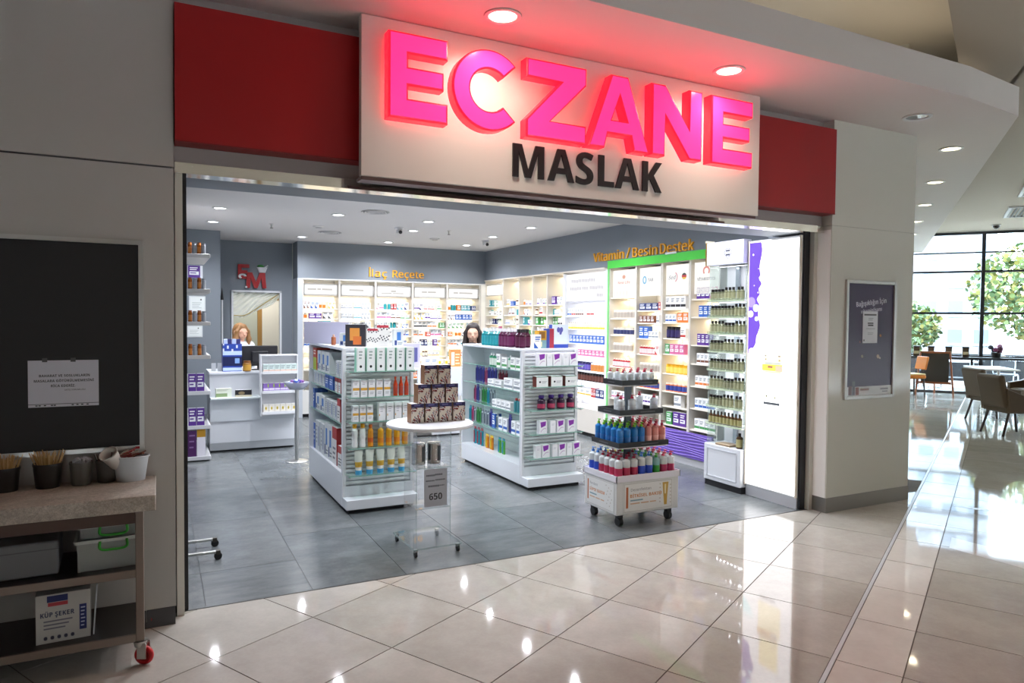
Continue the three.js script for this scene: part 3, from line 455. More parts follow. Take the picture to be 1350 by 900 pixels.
{
  const ys = [1.83, 1.66, 1.505, 1.355, 1.185, 0.99, 0.8, 0.6];
  const heads = [[[[20, 70], [98, 30], [136, 84]]], [[[60, 120]]], [[[104, 40]], [[30, 80], [120, 84]]], [[[60, 44], [112, 70]]], [[[40, 40], [90, 120]]]];
  const bays = [['first', 2.16, 2.775], ['second', 2.775, 3.4], ['third', 3.4, 4.08], ['fourth', 4.08, 4.74], ['fifth', 4.74, 5.4]];
  bays.forEach(([nm, x0, x1], b) => {
    const w = x1 - x0, t = headDesign(...heads[b]);
    litBay(`${nm} bay from left of the lit white back wall shelving`, [(x0 + x1) / 2, 0, -7.6], 0, w, 0.34, 2.31, 0.45, ys, { headH: 0.26, nLed: 6, head(o) {
      const hf = part('header_frame', join(at(bx(w - 0.05, 0.018, 0.03), 0, 2.05, 0), at(bx(w - 0.05, 0.018, 0.03), 0, 2.225, 0), at(bx(0.018, 0.193, 0.03), -(w / 2 - 0.034), 2.05, 0), at(bx(0.018, 0.193, 0.03), w / 2 - 0.034, 2.05, 0)), mat(0xb9b6b2, 0.4, 0.4), o, [0, 0, -0.03]);
      const g = new THREE.BoxGeometry(w - 0.09, 0.16, 0.01).translate(0, 2.147, -0.032); for (let i = 0; i < 16; i++) g.attributes.uv.setXY(i, 0.02, 0.9);
      part('header_light', g, new THREE.MeshStandardMaterial({ color: 0x3a3a3a, roughness: 0.6, emissive: 0xffffff, emissiveMap: t, emissiveIntensity: 1.05 }), hf, [0, 0, 0.03]);
    } });
    ys.forEach((y, r) => {
      if (r > 5 && b < 2) return; if (r > 6 && b < 3) return; if (r > 3 && b < 2 && r > 4) return;
      const where = `shelf ${['one', 'two', 'three', 'four', 'five', 'six', 'seven', 'eight'][r]} of ${nm} back bay`;
      const list = medsRow(12); if (rnd() < 0.4) list.splice(2, 0, [pick(medBottles), 2]);
      if (b === 4 && r === 0) { list.length = 0; list.push([medBottles[1], 1], [medBottles[2], 2], [carton('orange carton with white print', 0.07, 0.1, 0.07, solidDesigns[2][1]), 1], [carton('teal carton with white print', 0.06, 0.1, 0.07, solidDesigns[4][1]), 3], [carton('navy carton with white print', 0.05, 0.09, 0.07, solidDesigns[7][1]), 2]); }
      if (b === 4 && r === 1) { list.length = 0; list.push([meds(), 3], [carton('blue carton with white print', 0.06, 0.1, 0.07, solidDesigns[0][1]), 5]); }
      if (b === 0 && r === 1) { list.length = 0; list.push([medBottles[1], 1], [null, 1], [carton('purple carton with white print', 0.1, 0.09, 0.08, solidDesigns[3][1]), 2], [null, 1], [meds(), 2], [meds(), 3]); }
      if (b === 1) { list.length = 0; list.push([carton('white carton with grey band', 0.06, r === 0 ? 0.08 : 0.1, 0.08, medDesigns[16][1]), 3], [null, 1], [carton('white carton with teal band', 0.06, 0.09, 0.08, medDesigns[0][1]), 2], [carton('white carton with grey corner', 0.05, 0.11, 0.08, medDesigns[17][1]), 5]); }
      fillRow(FB, [x0, -7.6], 0.035, w - 0.035, y, list, where, 'medicines on the back wall shelves', { jit: 0.06, rg: 0.004 });
    });
  });
  const corner = thing('shelf_filler', 'narrow pale filler panel in the back shelving corner', 'panel', [5.45, 0, -7.6]); part('panel', bx(0.1, 2.31, 0.02), M.shelfWarm, corner); part('edge_strip', bx(0.012, 2.31, 0.026), mat(0xc8c2b8, 0.4), corner, [-0.045, 0, 0.004]);
}
{  // orange wall lettering
  const o = thing('wall_lettering', 'orange raised letters İlaç Reçete on the back bulkhead', 'lettering', [3.28, 2.395, -7.6]);
  const I = join(at(bx(0.022, 0.125, 0.02), 0.012, 0, 0.01), at(bx(0.026, 0.026, 0.02), 0.012, 0.136, 0.01)); part('letter', I, M.orange, o);
  part('word', words('laç', fontR, 0.27, 0.13, 0.02), M.orange, o, [0.05, 0, 0]); part('word', words('Reçete', fontR, 0.58, 0.125, 0.02), M.orange, o, [0.42, 0, 0]);
  const v = thing('wall_lettering', 'orange raised letters Vitamin / Besin Destek on the right bulkhead', 'lettering', [5.5, 2.488, -3.93], -Math.PI / 2);
  let x = 0; for (const [t, w, h] of [['Vitamin', 0.72, 0.125], ['/', 0.08, 0.13], ['Besin', 0.5, 0.125], ['Destek', 0.6, 0.13]]) { part('word', words(t, fontR, w, h, 0.02), M.orange, v, [x, 0, 0]); x += w + 0.055; }
}

// ---------------------------------------------------------------- lit shelving along the right wall
const C = (desc, w, h, k, name = 'supplement_carton') => carton(desc, w, h, 0.07, k, name);
const solid = (t, w, h) => { const d = solidDesigns.find(([s]) => s.startsWith(t)); return C(d[0], w, h, d[1]); };
const banded = (t, w, h) => { const d = medDesigns.find(([s]) => s.includes(`${t} band`)); return C(d[0], w, h, d[1]); };
const jar = (desc, r, h, body, cap, label) => bottle(desc, r, h, body, cap, label, { name: 'supplement_jar', cat: 'jar', neck: 0.85, shoulder: 0.78, capR: 0.86, cap: 0.17, ly: 0.12 });
{
  const ys = [1.912, 1.75, 1.587, 1.42, 1.25];
  [['first', -7.6, -6.84], ['second', -6.84, -6.22], ['third', -6.22, -5.735], ['fourth', -5.735, -5.26], ['fifth', -5.26, -4.75]].forEach(([nm, z0, z1], b) => {
    const w = z1 - z0;
    litBay(`${nm} lit bay from the back corner on the right wall`, [5.5, 0, (z0 + z1) / 2], -Math.PI / 2, w, 0.34, 2.38, 0.45, ys, { nLed: 4, headH: 0.01, k: 2.1, head(o) { if (b) return; part('header_frame', join(at(bx(w - 0.05, 0.018, 0.03), 0, 2.1, 0), at(bx(w - 0.05, 0.018, 0.03), 0, 2.3, 0)), mat(0xb9b6b2, 0.4, 0.4), o, [0, 0, -0.03]); part('header_light', bx(w - 0.09, 0.17, 0.01), glow(0xfffdf6, 1.2), o, [0, 2.122, -0.032]); } });
    ys.forEach((y, r) => { if (r > 3 && b < 3) return; const list = rnd() < 0.5 ? [[meds(), 2], [null, 2], [meds(), 3], [pick(medBottles), 2]] : [[pick(medBottles), 1], [null, 1], [meds(), 2], [null, 3], [meds(), 3]];
      fillRow(FR, [5.5, z0], 0.05, w - 0.04, y, list, `shelf ${['one', 'two', 'three', 'four', 'five'][r]} of ${nm} right bay`, 'medicines on the far right wall shelves', { jit: 0.08, rg: 0.02 }); });
  });
}
{  // the white unit with the grey quotation panel
  const ys = [1.731, 1.542, 1.332, 1.154, 0.946, 0.792, 0.573], z0 = -4.75, z1 = -3.57, w = z1 - z0;
  const q = ctex(canvas(512, 200, (c) => { c.fillStyle = '#ffffff'; c.fillRect(0, 0, 512, 200); c.fillStyle = '#d0ccd4'; c.font = 'italic 38px sans-serif'; c.fillText('“', 40, 60); for (const [x, y, ww] of [[70, 40, 110], [200, 40, 160], [56, 96, 130], [206, 96, 70], [296, 96, 150], [380, 150, 60]]) for (let i = 0; i < ww; i += 18) c.fillRect(x + i, y + ((i * 7) % 5), 12, 22); }));
  litBay('bright white cool-lit unit with quotation panel on the right wall', [5.5, 0, (z0 + z1) / 2], -Math.PI / 2, w, 0.34, 2.36, 0.4, ys, { cool: true, m: M.white, side: M.white, headH: 0.42, k: 1.15, baseMat: mat(0xcfc9c0, 0.5), group: 'lit shelving along the walls', head(o) {
    const g = new THREE.BoxGeometry(w - 0.06, 0.4, 0.012).translate(0, 2.15, -0.03); for (let i = 0; i < 16; i++) g.attributes.uv.setXY(i, 0.02, 0.9);
    part('header_light', g, new THREE.MeshStandardMaterial({ color: 0x3a3a3a, roughness: 0.6, emissive: 0xffffff, emissiveMap: q, emissiveIntensity: 0.98 }), o); part('header_rail', bx(w - 0.06, 0.02, 0.02), mat(0xb8b8c0, 0.4), o, [0, 1.925, -0.03]);
    for (const s of [-1, 1]) part('pilaster', bx(0.05, 2.36, 0.03), M.white, o, [s * (w / 2 - 0.03), 0, 0.0]);
  } });
  const W = 'of cool white unit', tags = ['first', 'second', 'third', 'fourth', 'fifth', 'sixth', 'seventh'];
  const navyJar = jar('navy supplement jar', 0.036, 0.12, plastic(0x2a2466), plastic(0x1e1a4a), plastic(0x6a5ab0)), brown = jar('dark brown supplement jar', 0.034, 0.12, plastic(0x2c1a18), plastic(0x141214), plastic(0x6a4038));
  const lists = [[[banded('blue', 0.05, 0.11), 2], [banded('red', 0.05, 0.11), 2], [banded('brown', 0.05, 0.11), 4], [null, 4], [banded('red', 0.09, 0.11), 2]], [[bottle('small clear bottle with yellow base', 0.024, 0.1, plastic(0xdad4c8), plastic(0xc8c0b4), plastic(0xe8c84c), { lh: 0.25, ly: 0.02 }), 18]], [[null, 3], [C('blue carton with white print', 0.085, 0.12, solidDesigns[0][1]), 11]], [[C('pink carton with white print', 0.09, 0.09, solidDesigns[6][1]), 11]], [[navyJar, 8], [jar('orange supplement jar', 0.036, 0.11, plastic(0xd08a4a), plastic(0xf0f0f0), null), 5]], [[brown, 13]], [[C('white carton with grey band', 0.07, 0.12, medDesigns[16][1]), 3], [C('yellow carton with red edge', 0.14, 0.1, medDesigns[18][1]), 3], [C('red carton with white print', 0.05, 0.13, solidDesigns[1][1]), 2], [C('navy carton with white print', 0.1, 0.12, solidDesigns[7][1]), 2]]];
  ys.forEach((y, r) => fillRow(FR, [5.5, z0], 0.07, w - 0.06, y, lists[r], `${tags[r]} shelf ${W}`, 'goods in the cool white unit', { b: 0.03, gap: 0.006 }));
}
{  // four bays under the green band
  const logo = (draw) => ctex(canvas(256, 256, (c) => { c.fillStyle = '#fffdf8'; c.fillRect(0, 0, 256, 256); draw(c); }));
  const yJar = jar('yellow supplement jar', 0.036, 0.11, plastic(0xe8b81c), plastic(0xd8a010), plastic(0xf4dc70)), oJar = jar('orange supplement jar', 0.034, 0.1, plastic(0xd8742c), plastic(0xe8e4da), plastic(0x3c4a9a));
  const dots = jar('pale jar with dark blue dots', 0.034, 0.1, plastic(0xe4ddd0), plastic(0xcfc8bc), plastic(0x3a3f6a)), clearJar = jar('pale clear supplement jar', 0.032, 0.11, plastic(0xd9d0c4), plastic(0xf2f0ea), plastic(0xb9aea2)), black = jar('black supplement jar', 0.036, 0.14, plastic(0x22202c), plastic(0x18161c), plastic(0x3c3464)), redB = bottle('red syrup bottle', 0.024, 0.11, plastic(0xb02030, 0.2), plastic(0xf4f4f4), plastic(0xe8d8d8));
  const bays = [
    ['first', -3.55, -2.96, [1.98, 1.7, 1.477, 1.261, 1.05, 0.85, 0.62], logo((c) => { c.fillStyle = '#e8a890'; c.beginPath(); c.arc(128, 66, 18, 0, 7); c.fill(); c.fillStyle = '#e6b0a2'; c.font = 'bold 34px sans-serif'; c.textAlign = 'center'; c.fillText('New Life', 128, 130); }), [[[clearJar, 5]], [[clearJar, 7]], [[dots, 6]], [[clearJar, 6]], [[redB, 7]], [[C('white carton with blue band', 0.06, 0.11, medDesigns[2][1]), 6]], [[banded('pink', 0.07, 0.1), 5]]]],
    ['second', -2.96, -2.44, [1.802, 1.643, 1.447, 1.247, 1.028, 0.819, 0.62], logo((c) => { c.strokeStyle = '#6ab8e4'; c.lineWidth = 12; c.beginPath(); c.ellipse(60, 110, 18, 30, 0, 0, 7); c.stroke(); c.fillStyle = '#9a9aa4'; c.font = 'bold 36px sans-serif'; c.fillText('TAB', 100, 124); }), [[[C('navy carton with white print', 0.12, 0.09, solidDesigns[7][1]), 3], [solid('red', 0.04, 0.1), 1]], [[solid('brown', 0.07, 0.09), 4], [null, 2], [banded('grey', 0.05, 0.1), 2]], [[C('blue carton with white print', 0.09, 0.15, solidDesigns[0][1]), 2], [banded('grey', 0.06, 0.09), 4]], [[redB, 6], [C('white carton with red corner', 0.08, 0.12, medDesigns[7][1]), 2]], [[clearJar, 6]], [[oJar, 6]], [[banded('purple', 0.06, 0.11), 6]]]],
    ['third', -2.44, -1.936, [1.814, 1.651, 1.461, 1.272, 1.037, 0.82, 0.639, 0.42], logo((c) => { c.fillStyle = '#a4a4ae'; c.font = 'italic bold 46px serif'; c.fillText('Sed', 26, 122); c.strokeStyle = '#d08898'; c.lineWidth = 9; c.beginPath(); c.arc(84, 104, 44, -1, 1); c.stroke(); for (const [q, y0, y1] of [['#26262a', 74, 92], ['#c22a2a', 92, 110], ['#e8c23a', 110, 128]]) { c.save(); c.beginPath(); c.arc(206, 101, 26, 0, 7); c.clip(); c.fillStyle = q; c.fillRect(170, y0 - (q === '#26262a' ? 10 : 0), 80, y1 - y0 + 14); c.restore(); } }), [[[C('black carton with white mark', 0.085, 0.15, medDesigns[24][1]), 5], [banded('grey', 0.04, 0.14), 1]], [[banded('blue', 0.06, 0.1), 3], [null, 1], [solid('orange', 0.09, 0.12), 2], [banded('grey', 0.05, 0.12), 2]], [[black, 3], [null, 2], [C('white carton with orange band', 0.09, 0.12, medDesigns[6][1]), 2], [solid('orange', 0.07, 0.12), 1]], [[solid('green', 0.08, 0.12), 1], [solid('pink', 0.08, 0.12), 3], [banded('green', 0.08, 0.12), 2]], [[yJar, 6]], [[oJar, 6]], [[null, 9], [banded('grey', 0.12, 0.14), 1]], [[null, 2], [solid('green', 0.1, 0.15), 1], [null, 1], [C('purple carton with white print', 0.11, 0.16, solidDesigns[3][1]), 2], [solid('green', 0.08, 0.14), 1]]]],
    ['fourth', -1.936, -1.45, [1.925, 1.718, 1.397, 1.182, 0.924, 0.666, 0.42], logo((c) => { c.strokeStyle = '#e08a80'; c.lineWidth = 14; c.beginPath(); c.arc(128, 72, 30, 2.4, 7.0); c.stroke(); c.fillStyle = '#8a8a90'; c.font = 'bold 32px sans-serif'; c.textAlign = 'center'; c.fillText('VİTABIOTICS', 128, 148); }), [[[null, 2], [solid('purple', 0.065, 0.13), 3], [solid('pink', 0.06, 0.13), 2]], [[null, 4], [C('blue carton with white print', 0.07, 0.13, solidDesigns[0][1]), 5]], [[null, 3], [solid('purple', 0.06, 0.13), 4], [C('black carton with white mark', 0.05, 0.13, medDesigns[24][1]), 1]], [[null, 3], [banded('brown', 0.06, 0.12), 5]], [[null, 2], [banded('orange', 0.06, 0.12), 5]], [[null, 2], [banded('blue', 0.06, 0.12), 5]], [[null, 2], [banded('green', 0.08, 0.13), 4]]]],
  ];
  for (const [nm, z0, z1, ys, t, lists] of bays) {
    const w = z1 - z0, b4 = nm === 'fourth';
    litBay(`${nm} warm-lit bay from left under the green band`, [5.5, 0, (z0 + z1) / 2], -Math.PI / 2, w, 0.34, 2.38, 0.36, ys, { headH: 0.02, nLed: b4 ? 2 : 5, k: 1.7, back: mat(0xece4d4, 0.5), m: mat(0xefe8da, 0.4), baseMat: mat(0xd4d2d4, 0.4), head(o) {
      const g = new THREE.BoxGeometry(w - 0.1, 0.36, 0.01).translate(0, 2.16, -0.03); for (let i = 0; i < 16; i++) g.attributes.uv.setXY(i, 0.02, 0.9);
      part('header_light', g, new THREE.MeshStandardMaterial({ color: 0x3a3a3a, roughness: 0.6, emissive: 0xffffff, emissiveMap: t, emissiveIntensity: 0.96 }), o);
      if (b4) { part('grey_lining', bx(w - 0.04, 1.0, 0.008), mat(0x8b919b, 0.6), o, [0, 0.4, -0.32]); }
    } });
    ys.forEach((y, r) => fillRow(FR, [5.5, z0], 0.05, w - 0.04, y, lists[r], `shelf ${['one', 'two', 'three', 'four', 'five', 'six', 'seven', 'eight'][r]}, ${nm} green-band bay`, 'supplements under the green band', { b: 0.025, gap: 0.006 }));
  }
  const g = thing('green_band', 'bright green band across the top of the vitamin bays', 'band', [5.5, 0, -2.5], -Math.PI / 2);
  part('band', bx(2.12, 0.1, 0.02), new THREE.MeshStandardMaterial({ color: 0x4fd04a, roughness: 0.4 }), g, [-0.01, 2.375, 0.01]); part('edge_post', bx(0.022, 2.355, 0.02), new THREE.MeshStandardMaterial({ color: 0x8ae08a, roughness: 0.4 }), g, [-1.061, 0.02, 0.01]); part('spot_plate', bx(0.2, 0.024, 0.01), M.white, g, [0.25, 2.468, 0.025]);
  const pb = thing('plinth_panel', 'purple ribbed plinth panel below the vitamin bays', 'panel', [5.5, 0, -2.05], -Math.PI / 2);
  part('panel', bx(1.1, 0.29, 0.03), M.purple, pb, [0.0, 0.09, 0.015]);
  for (let i = 0; i < 9; i++) part('rib', tube(Array.from({ length: 12 }, (_, k) => [-0.54 + k * 0.098, 0.115 + i * 0.031 + 0.008 * Math.sin(k * 0.9 + i), 0.031]), 0.006, 30, 5), mat(0x8a72c8, 0.4), pb);
  part('kick_rail', bx(1.1, 0.09, 0.012), mat(0xb8b8bc, 0.4), pb, [0, 0, 0.006]);
}
{  // bottle shelf unit and light box by the entrance
  const u = thing('bottle_shelf', 'tall white shelf of small olive bottles beside the glowing light box', 'shelf', [5.0, 0, -0.86], -Math.PI / 2), w = 0.5;
  part('base_cabinet', rb(w, 0.37, 0.3, 0.01), M.lacquer, u, [0, 0.06, -0.15]); part('kick_board', bx(w, 0.06, 0.27), M.kick, u, [0, 0, -0.155]); part('door_panel', join(at(bx(w - 0.1, 0.012, 0.006), 0, 0.1, 0.002), at(bx(w - 0.1, 0.012, 0.006), 0, 0.38, 0.002), at(bx(0.012, 0.29, 0.006), -0.2, 0.1, 0.002), at(bx(0.012, 0.29, 0.006), 0.2, 0.1, 0.002)), mat(0xd4d8de, 0.3), u);
  part('back_panel', bx(w, 1.8, 0.012), M.white, u, [0, 0.43, -0.28]); part('post', bx(0.05, 1.8, 0.02), mat(0xbfc8d0, 0.2, 0.6), u, [-0.08, 0.43, -0.26]);
  const ys = [1.879, 1.714, 1.546, 1.367, 1.182, 0.993, 0.813, 0.634], olive = bottle('olive vial bottle with black cap', 0.0225, 0.128, mat(0x86896a, 0.25), plastic(0x242220), plastic(0xa9aa86), { name: 'vial_bottle', neck: 0.5, shoulder: 0.66, cap: 0.2, capR: 0.6, n: 12 });
  const mid = bottle('olive vial bottle with black cap', 0.0215, 0.112, mat(0x6f7358, 0.25), plastic(0x1e1c1a), plastic(0x98997a), { name: 'vial_bottle', neck: 0.7, shoulder: 0.7, cap: 0.22, capR: 0.75, n: 12 }), amber = bottle('amber dropper bottle with olive label', 0.023, 0.13, mat(0x5a3c1e, 0.15), plastic(0x241c16), plastic(0xb0aa74), { name: 'vial_bottle', neck: 0.35, shoulder: 0.62, cap: 0.22, n: 12 });
  ys.forEach((y, r) => {
    part('shelf', rb(w, 0.014, 0.2, 0.003), mat(0xf2f4f0, 0.3), u, [0, y - 0.014, -0.12]); part('shelf_lip', bx(w, 0.03, 0.004), phys({ color: 0xf4faee, roughness: 0.05, transmission: 0.9, thickness: 0 }), u, [0, y - 0.01, -0.016]);
    if (r < 7) ledStrip(u, w - 0.04, y - 0.024, -0.16, true, 0.8);
    fillRow(FR, [5.0, -1.11], 0.015, w - 0.01, y, r === 7 ? [[amber, 10]] : r % 3 === 0 ? [[mid, 4], [olive, 3], [null, 1], [olive, 3]] : r % 3 === 1 ? [[mid, 7], [olive, 4]] : [[olive, 4], [mid, 3], [olive, 3]], `the ${['top', 'second', 'third', 'fourth', 'fifth', 'sixth', 'seventh', 'lowest'][r]} bottle shelf`, 'vial bottles on the bottle shelf', { b: 0.03, gap: 0.0035 });
  });
  ledStrip(u, w - 0.04, 2.22, -0.16, true, 0.9);
  for (const s of [-1, 1]) part('side_panel', phys({}) && bx(0.008, 1.8, 0.24), phys({ color: 0xf2f8f6, roughness: 0.05, transmission: 0.85, thickness: 0 }), u, [s * (w / 2 - 0.004), 0.43, -0.16]);
  const hd = ctex(canvas(256, 128, (c) => { c.fillStyle = '#d9dcf2'; c.fillRect(0, 0, 256, 128); c.strokeStyle = '#8a8a9a'; c.lineWidth = 3; c.beginPath(); c.moveTo(150, 30); c.lineTo(180, 64); c.lineTo(150, 98); c.lineTo(120, 64); c.closePath(); c.stroke(); c.beginPath(); c.arc(150, 64, 22, 0, 7); c.stroke(); c.fillStyle = '#3a3a44'; c.fillRect(136, 50, 28, 9); c.fillRect(136, 72, 28, 9); c.fillStyle = '#f4f4ff'; c.beginPath(); c.arc(62, 78, 5, 0, 7); c.fill(); }));
  const hg = new THREE.BoxGeometry(w, 0.225, 0.1).translate(0, 2.345, -0.045); for (let i = 0; i < 16; i++) hg.attributes.uv.setXY(i, 0.02, 0.9);
  part('header_box', hg, new THREE.MeshStandardMaterial({ map: hd, roughness: 0.3 }), u);
  part('gold_end', join(at(bx(0.012, 0.24, 0.1), -w / 2 - 0.006, 2.23, -0.04), at(bx(0.016, 0.06, 0.105), -w / 2 - 0.008, 2.33, -0.04)), mat(0xc9a24a, 0.3, 0.9), u); part('gold_end_cap', bx(0.02, 0.02, 0.11), mat(0xf0e6c8, 0.3), u, [-w / 2 - 0.006, 2.462, -0.04]);
  place(bottle('x', 0.032, 0.15, mat(0x4a3620, 0.12), plastic(0x241c16), plastic(0xb4ac78), { neck: 0.36, shoulder: 0.68, cap: 0.16 }), [5.06, 0.43, -0.68], 0, 'large amber bottle with olive label alone on the white cabinet', 'x').userData.group = undefined;
  const tr = thing('wooden_tray', 'thin pale wooden board on the white cabinet beside the amber bottle', 'board', [5.07, 0.43, -0.86], -Math.PI / 2); part('board', rb(0.2, 0.02, 0.12, 0.004), mat(0xb8a284, 0.5), tr); part('board_edge', bx(0.2, 0.004, 0.121), mat(0x8f7a5e, 0.5), tr, [0, 0.008, 0]);

  const L = thing('light_box', 'tall glowing white and purple advertising light box by the entrance', 'light box', [5.06, 0, -0.3], -Math.PI / 2), lw = 0.6;
  const pt = ctex(canvas(256, 1024, (c) => {
    c.fillStyle = '#ffffff'; c.fillRect(0, 0, 256, 1024);
    c.fillStyle = '#593ca2'; c.beginPath(); c.moveTo(0, 0); c.lineTo(66, 0); for (let y = 0; y <= 300; y += 10) c.lineTo(62 + 6 * Math.sin(y / 24) - (y > 150 ? 12 * Math.sin(y / 15) ** 2 : 0), y * 0.92); for (let y = 300; y <= 460; y += 10) c.lineTo(58 - Math.max(0, y - 380) * 0.5 + 6 * Math.sin(y / 13), y); c.lineTo(0, 470); c.fill();
    for (const [x, y, r, q] of [[20, 50, 4, '#ffffff'], [50, 110, 2, '#ffffff'], [14, 250, 22, '#8a7ad8'], [40, 275, 16, '#bfe8f4'], [12, 300, 14, '#ffffff'], [44, 320, 10, '#d8f4ff'], [20, 460, 16, '#ffffff'], [50, 210, 3, '#ffffff'], [28, 180, 3, '#c8b8f0']]) { c.fillStyle = q; c.beginPath(); c.arc(x, y, r, 0, 7); c.fill(); }
    c.fillStyle = '#b8f0f4'; c.beginPath(); c.moveTo(0, 570); c.lineTo(60, 560); c.lineTo(34, 610); c.lineTo(0, 640); c.fill();
    c.fillStyle = '#d9f2f6'; c.font = 'bold 26px sans-serif'; c.fillText('ICT 7', 184, 66);
    c.fillStyle = '#fff3c0'; c.fillRect(84, 520, 116, 130); c.fillStyle = '#ffeeaa'; c.fillRect(92, 380, 98, 130);
    for (const [x, y, w2, h2, q] of [[92, 470, 8, 6, '#6a6470'], [162, 470, 12, 6, '#6a6470'], [94, 484, 8, 6, '#7a6a66'], [164, 486, 10, 8, '#8a7a6a'], [92, 500, 84, 6, '#8a9298'], [80, 508, 104, 26, '#d8a84a'], [110, 514, 24, 8, '#7a5a4a'], [150, 512, 34, 24, '#a89a86'], [102, 636, 7, 7, '#4a4a50'], [146, 640, 6, 7, '#5a5a60'], [90, 664, 84, 10, '#3c4046']]) { c.fillStyle = q; c.fillRect(x, y, w2, h2); }
    c.fillStyle = '#e8d48c'; c.fillRect(96, 536, 80, 5);
  }));
  const fg = new THREE.BoxGeometry(lw - 0.02, 2.3, 0.01).translate(0, 1.265, 0.0); for (let i = 0; i < 16; i++) fg.attributes.uv.setXY(i, 0.7, 0.95);
  part('cabinet', bx(lw, 2.335, 0.13), M.white, L, [0, 0.1, -0.072]); part('plinth', bx(lw, 0.1, 0.12), mat(0xb6b8be, 0.4), L, [0, 0, -0.07]);
  part('poster_light', fg, new THREE.MeshStandardMaterial({ color: 0x1c1c1c, roughness: 0.3, emissive: 0xffffff, emissiveMap: pt, emissiveIntensity: 2.5 }), L);
  part('frame', join(at(bx(0.012, 2.335, 0.02), -lw / 2, 0.1, 0), at(bx(0.012, 2.335, 0.02), lw / 2, 0.1, 0)), mat(0xf0e8d8, 0.3), L);
  const rl = new THREE.RectAreaLight(0xf6f4ff, 1.0, lw - 0.03, 2.26); rl.name = 'poster_lamp'; rl.position.set(0, 1.265, 0.012); rl.rotation.y = Math.PI; rl.castShadow = true; L.add(rl);
}

// ---------------------------------------------------------------- gondolas
function gondola(label, x0, x1, zf, zb, top, endYs, sideYs, plinthY, name) {
  const o = thing('gondola', label, 'display shelf', [x0, 0, zf]), w = x1 - x0, L = zf - zb, wh = M.lacquer, core = 0.3, ep = -0.16;   // local: x 0..w, z 0..-L
  part('kick_board', bx(w - 0.06, 0.05, L - 0.1), M.kick, o, [w / 2, 0, -L / 2]);
  part('end_base', rb(w, 0.085, 0.17, 0.006), wh, o, [w / 2, 0.035, -0.085]); part('end_base_riser', bx(w - 0.03, 0.09, 0.02), wh, o, [w / 2, 0.12, ep + 0.015]);
  part('plinth', bx(w, plinthY - 0.035, L + ep - 0.02), wh, o, [w / 2, 0.035, ep - (L + ep) / 2]);
  part('end_panel', bx(w, top - plinthY, 0.02), wh, o, [w / 2, plinthY, ep - 0.02]); part('far_end_panel', bx(w, top - plinthY, 0.02), wh, o, [w / 2, plinthY, -L + 0.01]);
  part('core_panel', bx(0.03, top - plinthY, L + ep - 0.04), mat(0xd4d9de, 0.35), o, [core, plinthY, ep - (L + ep) / 2]);
  part('top_panel', rb(w - 0.02, 0.025, L + ep, 0.004), wh, o, [w / 2 + 0.0, top, ep - (L + ep) / 2]);
  for (const s of [0.014, w - 0.014]) part('corner_post', bx(0.028, top - 0.1, 0.024), M.white, o, [s, 0.12, ep + 0.012]);
  const n = Math.round((top - 0.24) / 0.036);                       // slat wall on the end and on the side
  for (let i = 0; i < n; i++) part('slat', rb(w - 0.06, 0.024, 0.014, 0.003), M.white, o, [w / 2, 0.225 + i * 0.036, ep + 0.006]);
  const m = Math.round((top - plinthY - 0.02) / 0.05);
  for (let i = 0; i < m; i++) part('side_slat', bx(0.008, 0.036, L + ep - 0.05), mat(0xd9dee2, 0.35), o, [core - 0.019, plinthY + 0.01 + i * 0.05, ep - (L + ep) / 2]);
  for (const y of endYs) { const s = part('end_shelf', bx(w - 0.03, 0.006, 0.15), M.glassShelf, o, [w / 2, y - 0.006, ep + 0.09]); part('shelf_edge', bx(w - 0.03, 0.0062, 0.004), M.glassEdge, s, [0, -0.0001, 0.077]); for (const q of [0.03, w - 0.03]) part('bracket', bx(0.012, 0.014, 0.14), M.steel, s, [q - w / 2, -0.014, -0.005]); }
  for (const y of sideYs) { const s = part('side_shelf', bx(0.25, 0.006, L + ep - 0.06), M.glassShelf, o, [0.14, y - 0.006, ep - (L + ep) / 2]); part('shelf_edge', bx(0.004, 0.0062, L + ep - 0.06), M.glassEdge, s, [-0.1265, -0.0001, 0]); }
  return o;
}
const END = (o, zf) => [o, zf + 0.0];
